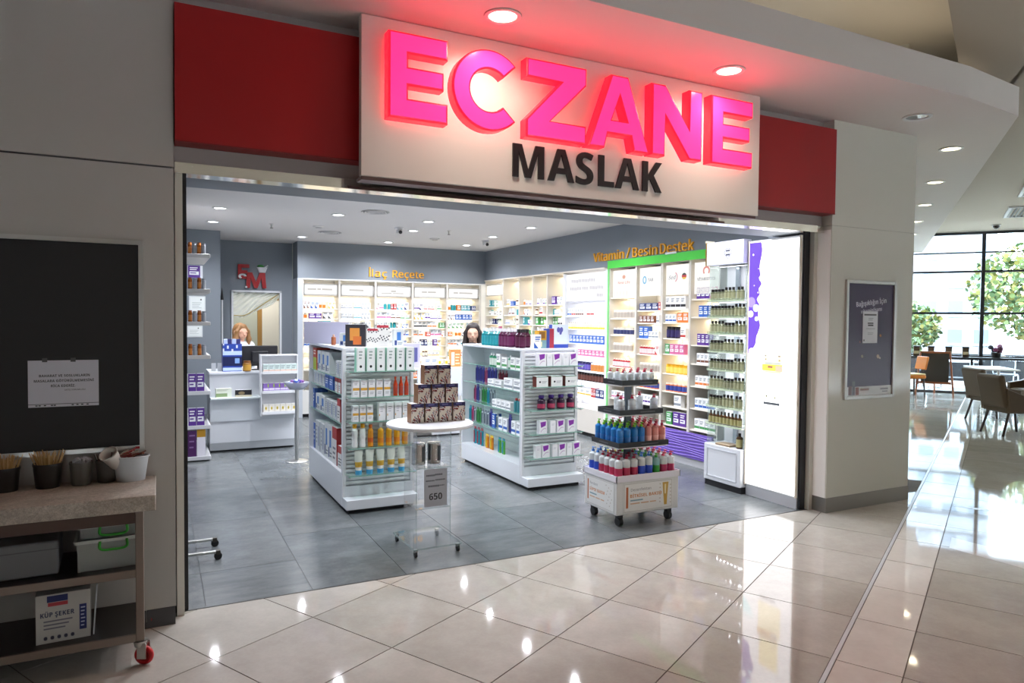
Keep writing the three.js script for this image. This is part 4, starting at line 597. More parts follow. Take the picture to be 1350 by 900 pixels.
{
  const x0 = 1.42, x1 = 2.055, zf = -1.5, zb = -3.15;
  gondola('white slatted display gondola with green folders and sun creams on its end', x0, x1, zf, zb, 1.385, [1.215, 0.995, 0.785, 0.56, 0.326], [1.14, 1.0, 0.74], 0.32);
  const O = [x0, zf], g = 'goods on the left gondola end', e = (i) => `${['top', 'second', 'third', 'fourth', 'lowest'][i]} end shelf, left gondola`;
  const folderK = design((c) => { c.fillStyle = '#dfe9e4'; c.fillRect(0, 0, 128, 112); c.fillStyle = '#f3f6f4'; c.fillRect(20, 6, 88, 100); lines(c, 38, 18, 50, 3, '#9fb0a8', 14, 7); c.fillStyle = '#18201c'; c.beginPath(); c.ellipse(64, 88, 17, 6, 0, 0, 7); c.fill(); }, '#8fcbb2');
  fillRow(FB, O, 0.09, 0.63, 1.215, [[carton('tall mint green carton with dark dot', 0.074, 0.2, 0.07, folderK, 'mint_carton'), 6]], e(0), g, { b: 0.03, gap: 0.014 });
  const goldK = design((c) => { c.fillStyle = '#eeeef0'; c.fillRect(0, 0, 128, 112); c.fillStyle = '#e0a83a'; c.fillRect(0, 52, 128, 16); lines(c, 30, 20, 60, 2, '#a8a8ae'); lines(c, 30, 80, 70, 2, '#b4b4ba'); }, '#e8e8ea');
  const wh = carton('white carton with gold stripe', 0.056, 0.145, 0.05, goldK, 'skincare_carton');
  const amber = bottle('slim red-orange spray bottle', 0.019, 0.165, phys({ color: 0xc8401a, roughness: 0.12 }), plastic(0xc8401a, 0.2), plastic(0xa83414), { neck: 0.38, shoulder: 0.55, cap: 0.12 });
  fillRow(FB, O, 0.06, 0.6, 0.995, [[wh, 5], [null, 1], [amber, 3]], e(1), g, { b: 0.03, gap: 0.012 });
  const wh2 = carton('white carton with gold foot', 0.05, 0.135, 0.05, goldK, 'skincare_carton'), wh3 = carton('plain white skincare carton', 0.06, 0.15, 0.06, design((c) => { c.fillStyle = '#f2f2f4'; c.fillRect(0, 0, 128, 112); lines(c, 30, 24, 60, 3, '#b0b0b8', 14); c.fillStyle = '#e0a83a'; c.fillRect(8, 70, 14, 12); }), 'skincare_carton');
  fillRow(FB, O, 0.06, 0.61, 0.785, [[wh2, 3], [null, 2], [wh3, 4]], e(2), g, { b: 0.03, gap: 0.012 });
  const white = bottle('white spray bottle with yellow cap', 0.024, 0.2, plastic(0xf0f0ee), plastic(0xe8a81c), null, { neck: 0.6, shoulder: 0.72, capR: 0.75, cap: 0.17 }), yel = bottle('yellow lotion bottle with white nozzle', 0.026, 0.2, plastic(0xeaa818), plastic(0xf4f4f2), plastic(0xe0861a), { neck: 0.35, shoulder: 0.66, cap: 0.2, lh: 0.2, ly: 0.14 }), or = bottle('orange-yellow sun oil bottle', 0.024, 0.19, plastic(0xe0901a), plastic(0xd86a14), plastic(0xd05a1a), { neck: 0.5, shoulder: 0.7, capR: 0.65, cap: 0.14, lh: 0.2, ly: 0.2 });
  fillRow(FB, O, 0.06, 0.6, 0.56, [[white, 2], [or, 1], [null, 1], [yel, 4]], e(3), g, { b: 0.04, gap: 0.021 });
  const cream = tubeOf('cream tube with blue and yellow bands', 0.076, 0.205, plastic(0xe6e4dc), plastic(0x4aa8d8), plastic(0xe0b040));
  fillRow(FB, O, 0.08, 0.61, 0.326, [[cream, 5]], e(4), g, { b: 0.04, gap: 0.02 });
  // side shelves
  const Os = [x0, zb], gs = 'goods on the left gondola side', s = (i) => `${['top', 'second', 'third', 'plinth'][i]} side shelf, left gondola`;
  const big = (t, k, w, h, d = 0.14) => carton(t, w, h, d, k, 'care_carton');
  const red = design((c) => { c.fillStyle = '#c84a34'; c.fillRect(0, 0, 128, 50); c.fillStyle = '#b8c83c'; c.fillRect(0, 50, 128, 62); lines(c, 20, 14, 80, 2, '#f4e8e0', 14, 7); }, '#c84a34'), bl = design((c) => { c.fillStyle = '#d8dcdc'; c.fillRect(0, 0, 128, 112); c.fillStyle = '#3f78c0'; c.fillRect(40, 20, 52, 50); c.fillStyle = '#2a3f7a'; c.fillRect(10, 70, 30, 30); lines(c, 50, 84, 60, 2, '#6a7078'); }, '#cfd4d4'), wt = design((c) => { c.fillStyle = '#c9ced0'; c.fillRect(0, 0, 128, 112); lines(c, 20, 20, 40, 5, '#8a9298', 14, 6); c.fillStyle = '#3a5a9a'; c.fillRect(90, 20, 20, 70); }, '#c0c6ca'), bb = design((c) => { c.fillStyle = '#3a62b0'; c.fillRect(0, 0, 128, 112); lines(c, 20, 30, 80, 3, '#dfe6f0', 18, 8); }, '#34589e'), rd = design((c) => { c.fillStyle = '#e4e2e0'; c.fillRect(0, 0, 128, 112); c.fillStyle = '#b02c2c'; c.fillRect(0, 0, 128, 36); lines(c, 20, 60, 80, 3, '#7a7a80', 14, 6); }, '#a83030');
  fillRow(FR, Os, 0.08, 1.42, 1.14, [[big('red and lime carton', red, 0.16, 0.22), 1], [null, 2], [big('grey-white carton with blue square', bl, 0.17, 0.2), 3], [null, 12], [big('white carton with ruled lines', wt, 0.12, 0.14), 2]], s(0), gs, { b: 0.03, gap: 0.02 });
  fillRow(FR, Os, 0.1, 1.42, 1.0, [[big('white carton with ruled lines', wt, 0.12, 0.125), 4], [big('blue carton with white lines', bb, 0.16, 0.125), 2], [null, 3], [big('white carton with red top', rd, 0.1, 0.13), 2]], s(1), gs, { b: 0.03, gap: 0.02 });
  fillRow(FR, Os, 0.08, 1.42, 0.74, [[big('blue carton with white lines', bb, 0.06, 0.2), 1], [null, 3], [big('grey-white carton with blue square', bl, 0.2, 0.16), 2], [big('white carton with ruled lines', wt, 0.15, 0.15), 3], [big('white carton with red top', rd, 0.11, 0.2), 1]], s(2), gs, { b: 0.03, gap: 0.02 });
  fillRow(FR, Os, 0.1, 1.42, 0.32, [[big('blue carton with white lines', bb, 0.07, 0.26), 1], [big('white carton with ruled lines', wt, 0.2, 0.3), 2], [big('grey-white carton with blue square', bl, 0.14, 0.34), 2], [big('white carton with red top', rd, 0.16, 0.34), 1], [null, 2], [big('white carton with red top', rd, 0.16, 0.2), 1]], s(3), gs, { b: 0.03, gap: 0.025, turn: 0.06 });
  // on top
  const T = 1.41, gt = 'goods standing on the left gondola';
  const board = thing('display_board', 'plain lilac-grey cardboard panel standing on the left gondola', 'board', [1.52, T, -2.75], -0.55); part('panel', rb(0.46, 0.22, 0.02, 0.004), mat(0xa9a8bc, 0.6), board); part('support', bx(0.2, 0.02, 0.1), mat(0x8f8ea2, 0.6), board, [0, 0, -0.05]);
  place(bottle('x', 0.022, 0.1, plastic(0x9a5a3c), plastic(0xc8a088), null), [1.5, T, -2.35], 0, 'small brown bottle in front of the lilac panel', gt);
  place(bottle('x', 0.035, 0.11, plastic(0x8fb4d8), plastic(0xe0e8f0), plastic(0xd8e4f0), { neck: 0.8, capR: 0.8 }), [1.55, T, -2.18], 0, 'pale blue jar on the left gondola top', gt);
  place(carton('x', 0.11, 0.12, 0.06, bl, 'leaflet_box', 'box'), [1.56, T, -2.1], -0.5, 'grey-white box beside the pale blue jar', gt);
  const br = design((c) => { c.fillStyle = '#d9d7d2'; c.fillRect(0, 0, 128, 112); c.fillStyle = '#3a3a40'; for (let i = 0; i < 26; i++) c.fillRect((i * 37) % 120, (i * 53) % 104, 12, 7); c.fillStyle = '#b03040'; c.fillRect(14, 6, 100, 12); }, '#b8b8b8'), dk = design((c) => { c.fillStyle = '#2c2a30'; c.fillRect(0, 0, 128, 112); c.fillStyle = '#d08a3a'; c.fillRect(30, 20, 60, 60); c.fillStyle = '#c86a2a'; c.fillRect(50, 60, 50, 40); }, '#2a2a2e');
  [['dark brochure box with orange picture', dk, 0.18, 0.2, 1.62, -1.98, -0.4], ['speckled grey leaflet box with red stripe, left one', br, 0.11, 0.17, 1.73, -1.82, -0.25], ['speckled grey leaflet box with red stripe, taller one', br, 0.13, 0.2, 1.85, -1.93, -0.1], ['small white and blue box by the leaflet boxes', bl, 0.09, 0.16, 1.97, -1.84, 0]].forEach(([l, k, w, h, x, z, r]) => place(carton('x', w, h, 0.07, k, 'leaflet_box', 'box'), [x, T, z], r, l + ' on the left gondola', gt));
}
{
  const x0 = 3.2, x1 = 3.84, zf = -1.57, zb = -3.24;
  gondola('white slatted display gondola with purple cartons on its end', x0, x1, zf, zb, 1.355, [1.215, 1.012, 0.785, 0.55, 0.313], [1.16, 0.95, 0.73, 0.5], 0.22);
  const O = [x0, zf], g = 'goods on the right gondola end', e = (i) => `${['top', 'second', 'third', 'fourth', 'lowest'][i]} end shelf, right gondola`;
  const pk = design((c) => { c.fillStyle = '#f4f3f6'; c.fillRect(0, 0, 128, 112); c.fillStyle = '#8a2aa8'; c.beginPath(); c.moveTo(14, 14); c.lineTo(106, 8); c.lineTo(100, 44); c.lineTo(26, 60); c.fill(); c.strokeStyle = '#c8a0c8'; c.lineWidth = 5; c.beginPath(); c.moveTo(22, 96); c.quadraticCurveTo(60, 60, 106, 70); c.stroke(); }, '#ece8ee');
  const pc = carton('white carton with purple flash', 0.085, 0.125, 0.06, pk, 'purple_carton'), pcw = carton('plain white carton turned sideways', 0.06, 0.12, 0.05, design((c) => { c.fillStyle = '#f4f4f6'; c.fillRect(0, 0, 128, 112); lines(c, 30, 30, 60, 2, '#d0d0d8'); }), 'purple_carton');
  fillRow(FB, O, 0.12, 0.6, 1.215, [[pc, 1], [pcw, 1], [pc, 1], [null, 1], [pcw, 1], [pc, 1]], e(0), g, { b: 0.03, gap: 0.012 });
  const bk = design((c) => { c.fillStyle = '#eef0ee'; c.fillRect(0, 0, 128, 112); c.fillStyle = '#5a8a6a'; c.fillRect(0, 0, 128, 10); c.fillStyle = '#2a2a2e'; c.beginPath(); c.arc(40, 60, 10, 0, 7); c.fill(); lines(c, 60, 52, 54, 3, '#a8aab0'); }, '#6a2c22');
  fillRow(FB, O, 0.1, 0.62, 1.012, [[carton('white carton with red-brown side', 0.13, 0.1, 0.08, bk, 'tea_carton'), 3]], e(1), g, { b: 0.03, gap: 0.035 });
  const jr = bottle('dark plum supplement bottle with red print', 0.04, 0.14, plastic(0x2c1230), plastic(0x3a1a70), plastic(0xb03a5a), { name: 'supplement_bottle', neck: 0.55, shoulder: 0.6, capR: 0.7, cap: 0.22, lh: 0.3, ly: 0.1 });
  fillRow(FB, O, 0.14, 0.62, 0.785, [[jr, 4]], e(2), g, { b: 0.035, gap: 0.032 });
  fillRow(FB, O, 0.14, 0.62, 0.55, [[pc, 1], [null, 1], [pcw, 1], [pc, 1], [null, 1], [pc, 1]], e(3), g, { b: 0.03, gap: 0.018 });
  fillRow(FB, O, 0.1, 0.62, 0.313, [[pcw, 1], [pc, 1], [null, 1], [pcw, 1], [pc, 1], [pcw, 1], [pc, 1]], e(4), g, { b: 0.03, gap: 0.012 });
  // left side of the right gondola
  const Os = [x0, zb], gs = 'goods on the right gondola side', s = (i) => `${['top', 'second', 'third', 'fourth', 'plinth'][i]} side shelf, right gondola`;
  const stick = (desc, w, h, c1, c2) => ({ desc, w, h, d: 0.03, name: 'hanging_pack', cat: 'pack', make(o) { part('blister_pack', rb(w * 0.8, h * 0.85, 0.02, 0.004), plastic(c1, 0.25), o); part('header_card', bx(w, h * 0.18, 0.003), plastic(c2), o, [0, h * 0.82, 0]); part('stick', cyl(w * 0.14, w * 0.14, +(h * 0.7).toFixed(3), 8), plastic(c2), o, [0, h * 0.08, 0.014]); } });
  const tb = bottle('green bottle with white cap', 0.026, 0.14, plastic(0x2a8a64), plastic(0xe8e8e8), plastic(0xd8e4d8)), wc = (w, h) => carton('white carton with green edge', w, h, 0.08, medDesigns[10][1], 'care_carton'), gc2 = (w, h) => carton('grey-white carton with lines', w, h, 0.08, medDesigns[16][1], 'care_carton');
  const tealP = stick('teal toothbrush pack', 0.05, 0.17, 0x2f9aae, 0x1f7a96), blueP = stick('blue-violet brush pack', 0.055, 0.19, 0x4a4a9a, 0x34347a), pinkP = stick('pink brush pack', 0.045, 0.17, 0xb0507a, 0x7a2a4a), greenP = stick('green brush pack', 0.045, 0.17, 0x4a9a5a, 0x2a6a3a), clearP = stick('clear brush pack', 0.05, 0.16, 0xa8b4bc, 0x5a6a78);
  fillRow(FR, Os, 0.12, 1.48, 0.95, [[blueP, 3], [pinkP, 1], [blueP, 3], [null, 1], [stick('maroon tube pack', 0.05, 0.17, 0x8a3a4a, 0x5a2030), 3]], s(1) + ' rear', gs, { b: 0.12, gap: 0.03 });
  fillRow(FR, Os, 0.66, 1.48, 1.16, [[tb, 3], [wc(0.09, 0.14), 1], [null, 1], [wc(0.12, 0.11), 1], [tb, 1], [wc(0.11, 0.12), 2]], s(0), gs, { b: 0.04, gap: 0.015 });
  fillRow(FR, Os, 0.66, 1.48, 0.95, [[gc2(0.16, 0.07), 2], [null, 2], [gc2(0.2, 0.11), 2]], s(1), gs, { b: 0.03, gap: 0.02 });
  fillRow(FR, Os, 0.12, 0.72, 0.73, [[pinkP, 1], [blueP, 1], [clearP, 1], [greenP, 2], [tealP, 1], [clearP, 2]], s(2) + ' rear', gs, { b: 0.1, gap: 0.024 });
  fillRow(FR, Os, 0.78, 1.48, 0.73, [[gc2(0.1, 0.08), 4], [null, 2], [bottle('teal bottle with red cap', 0.03, 0.14, plastic(0x2a7a84), plastic(0xa83a3a), null), 2]], s(2), gs, { b: 0.03, gap: 0.012 });
  fillRow(FR, Os, 0.12, 1.48, 0.5, [[tealP, 1], [pinkP, 1], [clearP, 1], [greenP, 2], [clearP, 3], [blueP, 1], [carton('blue carton with white lines', 0.07, 0.15, 0.08, solidDesigns[0][1], 'care_carton'), 1], [clearP, 1], [carton('pale carton with blue band', 0.09, 0.13, 0.08, medDesigns[2][1], 'care_carton'), 2], [blueP, 1], [carton('pale carton with blue band', 0.09, 0.13, 0.08, medDesigns[2][1], 'care_carton'), 2]], s(3), gs, { b: 0.04, gap: 0.022 });
  fillRow(FR, Os, 0.12, 1.2, 0.22, [[stick('teal and red brush pack', 0.06, 0.2, 0x2f9aae, 0xa83a4a), 3], [null, 2], [stick('orange and yellow brush pack', 0.08, 0.16, 0xe08a2a, 0xe8c43a), 2], [null, 5], [stick('green and teal brush pack', 0.06, 0.17, 0x5aaa4a, 0x2f9aae), 2]], s(4), gs, { b: 0.1, gap: 0.035 });
  // bottles on top
  const T = 1.38, gt = 'bottles on top of the right gondola';
  const teal = bottle('teal mouthwash bottle with white cap', 0.035, 0.19, plastic(0x1f7f86, 0.15), plastic(0xe4e8ea), plastic(0x2a96a0), { neck: 0.5, shoulder: 0.66, capR: 0.55, cap: 0.16 }), plum = bottle('plum mouthwash bottle with white cap', 0.035, 0.19, plastic(0x4a1638, 0.15), plastic(0xe4e2e6), plastic(0x6a2a54), { neck: 0.5, shoulder: 0.66, capR: 0.55, cap: 0.16 }), plumB = bottle('plum mouthwash bottle with black cap', 0.035, 0.19, plastic(0x3c1028, 0.15), plastic(0x1a181c), plastic(0x5a2040), { neck: 0.5, shoulder: 0.66, capR: 0.55, cap: 0.16 });
  fillRow(FR, [3.24, zb], 0.42, 1.3, T, [[teal, 6], [plum, 4]], 'right gondola top, front row', gt, { b: 0.01, gap: 0.003 });
  fillRow(FR, [3.34, zb], 0.56, 1.4, T, [[teal, 4], [plum, 4], [plumB, 2]], 'right gondola top, back row', gt, { b: 0.01, gap: 0.006 });
  fillRow(FR, [3.24, zb], 1.25, 1.5, T, [[plumB, 2]], 'the right gondola top corner', gt, { b: 0.01, gap: 0.01 });
  const yk = design((c) => { c.fillStyle = '#c9982c'; c.fillRect(0, 0, 128, 60); c.fillStyle = '#7aa0a8'; c.fillRect(0, 60, 128, 52); c.fillStyle = '#e8e0b0'; c.fillRect(10, 70, 70, 30); c.fillStyle = '#8a5a1c'; c.fillRect(50, 10, 60, 40); }, '#8a9a7a'), rk = design((c) => { c.fillStyle = '#3a4a9a'; c.fillRect(0, 0, 128, 112); c.fillStyle = '#a83040'; c.fillRect(60, 0, 68, 112); }, '#2f3a80'), cb = design((c) => { c.fillStyle = '#dfe9f2'; c.fillRect(0, 0, 128, 112); c.fillStyle = '#5a5aa8'; c.beginPath(); c.arc(50, 26, 12, 0, 7); c.arc(72, 26, 12, 0, 7); c.arc(66, 40, 9, 0, 7); c.fill(); c.fillStyle = '#2f48a8'; c.fillRect(0, 92, 128, 20); }, '#2a3f98');
  place(carton('x', 0.13, 0.18, 0.06, yk, 'care_carton'), [3.45, T, -1.82], -0.1, 'yellow and grey-green carton on the right gondola top', gt);
  place(carton('x', 0.09, 0.2, 0.06, rk, 'care_carton'), [3.57, T, -1.84], -0.1, 'narrow blue and red carton on the right gondola top', gt);
  place(carton('x', 0.2, 0.24, 0.06, cb, 'care_carton'), [3.7, T, -1.86], 0.05, 'tall pale blue display carton on the right gondola top', gt);
  place(carton('x', 0.08, 0.14, 0.06, medDesigns[3][1], 'care_carton'), [3.39, T, -1.78], 0, 'small white carton beside the plum bottles', gt);
}
{  // clear stand with the round top, its boxes and cans
  const cx = 1.755, cz = -0.45, s = thing('display_stand', 'clear acrylic castor stand with round white top and price sign', 'stand', [cx, 0, cz], 0.02), ac = M.clear;
  part('base_plate', rb(0.36, 0.012, 0.45, 0.004), ac, s, [0, 0.055, 0]); for (const z of [-0.2265, 0.2265]) part('plate_edge', bx(0.36, 0.012, 0.003), M.glassEdgeClear, s, [0, 0.055, z]); for (const x of [-0.1815, 0.1815]) part('plate_edge', bx(0.003, 0.012, 0.45), M.glassEdgeClear, s, [x, 0.055, 0]); for (const x of [-0.13, 0.13]) part('sheet_edge', bx(0.0055, 0.815, 0.002), M.glassEdgeClear, s, [x, 0.067, 0.1315]); for (const y of [0.31, 0.6]) part('shelf_edge', bx(0.255, 0.006, 0.002), M.glassEdgeClear, s, [0, y, 0.1315]);
  for (const x of [-0.13, 0.13]) part('side_sheet', bx(0.005, 0.815, 0.26), ac, s, [x, 0.067, 0]);
  part('back_sheet', bx(0.255, 0.815, 0.005), ac, s, [0, 0.067, -0.13]);
  part('inner_shelf', bx(0.255, 0.006, 0.26), ac, s, [0, 0.31, 0]); part('inner_shelf', bx(0.255, 0.006, 0.26), ac, s, [0, 0.6, 0]);
  part('round_top', lathe([[0, 0], [0.31, 0], [0.318, 0.006], [0.318, 0.022], [0.31, 0.028], [0, 0.028]], 48), M.white, s, [0.03, 0.882, -0.02]);
  for (const x of [-0.16, 0.16]) for (const z of [-0.2, 0.2]) { const c = thingless('castor', s, [x, 0, z]); part('wheel', cached('smallwheel', () => new THREE.CylinderGeometry(0.022, 0.022, 0.016, 14).rotateZ(Math.PI / 2)), M.black, c, [0, 0.022, 0]); part('fork', bx(0.024, 0.02, 0.024), M.steel, c, [0, 0.036, 0]); }
  const pk = ctex(canvas(200, 300, (c) => { c.fillStyle = '#b9bcc6'; c.fillRect(0, 0, 200, 300); c.fillStyle = '#4c4e58'; for (const [x, y, w, h] of [[18, 44, 70, 14], [94, 40, 60, 14], [14, 88, 74, 11], [96, 84, 80, 11], [34, 130, 90, 15], [134, 132, 40, 8]]) for (let i = 0; i < w; i += 11) c.fillRect(x + i, y, 8, h); c.fillStyle = '#26272c'; c.font = 'bold 72px sans-serif'; c.fillText('650', 40, 248); c.font = '20px sans-serif'; c.fillText('₺', 172, 248); }));
  const pg = new THREE.BoxGeometry(0.175, 0.27, 0.003).translate(0, 0.135, 0); for (let i = 0; i < 16; i++) pg.attributes.uv.setXY(i, 0.02, 0.9);
  const ps = thing('price_sign', 'grey price card reading 650 on the clear stand', 'sign', [cx + 0.03, 0.318, cz + 0.1]); part('card', pg, new THREE.MeshStandardMaterial({ map: pk, roughness: 0.45 }), ps); part('card_holder', join(at(bx(0.185, 0.28, 0.002), 0, 0, -0.004), at(bx(0.185, 0.002, 0.05), 0, 0, 0.0)), ac, ps);
  const nk = design((c) => { c.fillStyle = '#e2d6c4'; c.fillRect(0, 0, 128, 112); const q = ['#a83428', '#5a3a34', '#f2ebe2', '#7a2a22', '#d8d0c8', '#4a3a50', '#f0e8dc']; for (let i = 0; i < 46; i++) { c.fillStyle = q[(i * 5) % 7]; c.beginPath(); c.ellipse((i * 41) % 126, 24 + (i * 59) % 86, 14, 6, i, 0, 7); c.fill(); } c.fillStyle = '#2a2458'; c.fillRect(0, 0, 128, 24); c.fillStyle = '#6a66a0'; c.fillRect(30, 8, 60, 7); }, '#8a5f3c');
  const bxs = carton('x', 0.096, 0.138, 0.09, nk, 'tea_box', 'box'), nm = ['bottom', 'middle', 'top'];
  [4, 3, 2].forEach((n, r) => { for (let i = 0; i < n; i++) place(bxs, [1.845 + (i - (n - 1) / 2) * 0.109 - r * 0.004, 0.9104 + r * 0.1395, -0.5], rr(-0.03, 0.03), `patterned navy-topped box, ${ord(i)} from left in ${nm[r]} pyramid row`, 'boxes stacked in a pyramid on the round top'); });
  const can = (x, l) => { const o = thing('metal_can', l, 'can', [x, 0.6065, cz - 0.02], 0, 'cans inside the clear stand'); part('can_body', lathe([[0, 0], [0.05, 0], [0.052, 0.004], [0.05, 0.01], [0.05, 0.145], [0.052, 0.15], [0.048, 0.155], [0, 0.153]], 24), mat(0xd4d4d2, 0.15, 1), o); part('label', new THREE.CylinderGeometry(0.0507, 0.0507, 0.11, 24, 1, true, 0.2, 2.0).translate(0, 0.078, 0), mat(0x3c4448, 0.3), o); };
  can(cx - 0.06, 'silver metal can with dark label, left of two in the clear stand'); can(cx + 0.06, 'silver metal can with dark label, right of two in the clear stand');
}

// ---------------------------------------------------------------- tiered castor display of hand gels
{
  const cx = 3.585, cz = -0.44, o = thing('tiered_display', 'four-tier white castor display of hand gel bottles near the entrance', 'display stand', [cx, 0, cz]);
  const w = 0.63, d = 0.47, b = (t, txt, gold) => ctex(canvas(320, 180, (c) => { c.fillStyle = '#e2e2e0'; c.fillRect(0, 0, 320, 180); c.strokeStyle = '#b8b8b4'; c.lineWidth = 3; c.strokeRect(6, 6, 308, 168); c.fillStyle = '#b5683c'; c.fillRect(16, 24, 14, 128); c.fillStyle = '#8a8a8e'; c.font = '24px sans-serif'; c.fillText(t, 44, 52); c.fillStyle = '#c07a44'; c.font = 'bold 27px sans-serif'; c.fillText(txt, 40, 90); c.fillStyle = '#7aa0aa'; c.fillRect(44, 104, 80, 8); c.fillStyle = '#d0a888'; for (const [x, ww] of [[44, 60], [112, 50], [170, 40]]) c.fillRect(x, 124, ww, 7);
    if (gold) { c.fillStyle = '#c29a3a'; c.beginPath(); c.moveTo(252, 18); c.lineTo(292, 18); c.lineTo(284, 110); c.lineTo(282, 158); c.lineTo(264, 158); c.lineTo(260, 110); c.fill(); c.fillStyle = '#e8dcb0'; c.fillRect(266, 30, 10, 60); }
    c.fillStyle = '#b8b0a4'; for (let i = 0; i < 12; i++) { c.beginPath(); c.arc(gold ? 236 + (i % 2) * 70 : 230 + (i * 29) % 70, 26 + i * 11, 4, 0, 7); c.fill(); } }));
  part('base_box', rb(w, 0.27, d, 0.008), mat(0xd9d9d8, 0.35), o, [0, 0.1, 0]); part('tray_floor', bx(w, 0.035, d), mat(0xe4e2ea, 0.3), o, [0, 0.37, 0]); part('base_tray', join(at(bx(w + 0.02, 0.05, 0.008), 0, 0.37, d / 2 + 0.004), at(bx(w + 0.02, 0.05, 0.008), 0, 0.37, -d / 2 - 0.004), at(bx(0.008, 0.05, d + 0.016), w / 2 + 0.006, 0.37, 0), at(bx(0.008, 0.05, d + 0.016), -w / 2 - 0.006, 0.37, 0)), mat(0xe4e2ea, 0.3), o);
  const panel = (ww, h, t, p, r) => { const g = new THREE.BoxGeometry(ww, h, 0.003).translate(0, h / 2, 0); for (let i = 0; i < 16; i++) g.attributes.uv.setXY(i, 0.5, 0.97); part('print_panel', g, new THREE.MeshStandardMaterial({ map: t, roughness: 0.4 }), o, p, r); };
  panel(w - 0.13, 0.24, b('Dezenfektan', 'BİTKİSEL BAKIM', true), [0.0, 0.115, d / 2 + 0.0015]); panel(d - 0.06, 0.24, b('Perident', 'SÜPER BAKIM', false), [-w / 2 - 0.0015, 0.115, 0], [0, -Math.PI / 2, 0]);
  for (const x of [-0.25, 0.25]) for (const z of [-0.18, 0.18]) { const c = thingless('castor', o, [x, 0, z]); part('wheel', cached('gelwheel', () => new THREE.CylinderGeometry(0.036, 0.036, 0.034, 18).rotateZ(Math.PI / 2)), M.black, c, [0, 0.036, 0]); part('fork', rb(0.05, 0.04, 0.044, 0.006), M.black, c, [0, 0.06, 0]); }
  part('post', rb(0.06, 0.78, 0.03, 0.004), mat(0x5c646c, 0.35, 0.6), o, [-0.06, 0.4, 0.02]);
  const tiers = [[1.135, 0.36, 0.26], [0.895, 0.43, 0.31], [0.635, 0.5, 0.38]];
  for (const [y, ww, dd] of tiers) {
    part('tier_board', bx(ww, 0.014, dd), mat(0xd6d4d2, 0.4), o, [-0.02, y - 0.01, 0.0]);
    part('tray_lip', join(at(bx(ww + 0.01, 0.042, 0.006), -0.02, y, dd / 2 + 0.003), at(bx(ww + 0.01, 0.042, 0.006), -0.02, y, -dd / 2 - 0.003), at(bx(0.006, 0.042, dd), ww / 2 - 0.02, y, 0), at(bx(0.006, 0.042, dd), -ww / 2 - 0.02, y, 0)), mat(0x0e0e10, 0.3), o);
    part('tray_text', join(at(bx(ww * 0.35, 0.008, 0.001), 0.04, y + 0.016, dd / 2 + 0.0066), at(bx(0.001, 0.008, dd * 0.35), -ww / 2 - 0.0236, y + 0.016, -0.02)), mat(0x5a5a5c, 0.5), o);
  }
  const clear = phys({ color: 0xeef4f6, roughness: 0.06, transmission: 0.35, thickness: 0 }), tint = (c) => phys({ color: c, roughness: 0.12, transmission: 0.2, thickness: 0 });
  const gel = (desc, r, h, body, cap, label, pump = true) => bottle(desc, r, h, body, cap, label, { name: 'gel_bottle', neck: 0.42, shoulder: 0.68, cap: 0.2, pump, lh: 0.36, ly: 0.04, n: 14 });
  const red = plastic(0xc02a4a), pinkCap = plastic(0xe04a6e), lime = plastic(0x7ac62c), blueCap = plastic(0x4a8ad8);
  const clr = gel('clear gel bottle with pink cap', 0.027, 0.125, clear, red, plastic(0xd4dade)), blue = gel('tall blue gel bottle with lime pump', 0.03, 0.195, tint(0x2f88d4), lime, plastic(0x2672bc)), pk = gel('tall salmon pink gel bottle with red pump', 0.03, 0.195, tint(0xf2a498), red, plastic(0xf0b4aa));
  const crim = gel('clear gel bottle with crimson label and cap', 0.033, 0.175, clear, plastic(0x9a1c3a), plastic(0xb02a50)), blu2 = gel('clear gel bottle with blue label and cap', 0.033, 0.185, clear, blueCap, plastic(0x2a4ec0)), grn = gel('clear aqua gel bottle with green label', 0.032, 0.165, phys({ color: 0xa8e0dc, roughness: 0.08, transmission: 0.5, thickness: 0 }), plastic(0x4ab43a), plastic(0x2a962a)), ros = gel('clear gel bottle with pink cap and crimson label', 0.034, 0.17, clear, pinkCap, plastic(0xb02a5a)), yelB = gel('clear gel bottle with yellow cap', 0.03, 0.15, clear, plastic(0xe8cc3a), plastic(0xe0e0d0)), grnB = gel('clear gel bottle with lime cap', 0.03, 0.15, clear, lime, plastic(0xd8e8d0));
  const grid = (y, x0, x1, z0, z1, nx, nz, choose, where) => { for (let j = 0; j < nz; j++) for (let i = 0; i < nx; i++) { const s = choose(i, j); if (!s) continue; const x = x0 + (x1 - x0) * (nx > 1 ? i / (nx - 1) : 0.5), z = z0 + (z1 - z0) * (nz > 1 ? j / (nz - 1) : 0.5); if (Math.abs(x + 0.06) < 0.062 && Math.abs(z - 0.02) < 0.05) continue; place(s, [cx + x, y, cz + z], rr(-0.15, 0.15), `${s.desc}, ${['front', 'second', 'third', 'fourth', 'fifth', 'sixth'][nz - 1 - j]} row, ${ord(i)} from left, ${where}`, `gel bottles on the ${where}`); } };
  grid(1.139, -0.165, 0.125, -0.09, 0.09, 5, 3, (i, j) => (j === 1 && i === 0 ? null : clr), 'top tier');
  const tall = gel('clear gel bottle with pink pump', 0.033, 0.155, clear, red, plastic(0xd4dade));
  grid(0.899, -0.19, 0.15, -0.1, 0.1, 4, 2, (i, j) => ((i === 2 && j === 1) || (i === 0 && j === 0) ? (rnd() < 0.5 ? tall : null) : tall), 'second tier');
  grid(0.639, -0.235, 0.195, -0.15, 0.155, 7, 5, (i, j) => (j === 0 ? (i < 2 ? blue : pk) : i > 3 ? pk : blue), 'third tier');
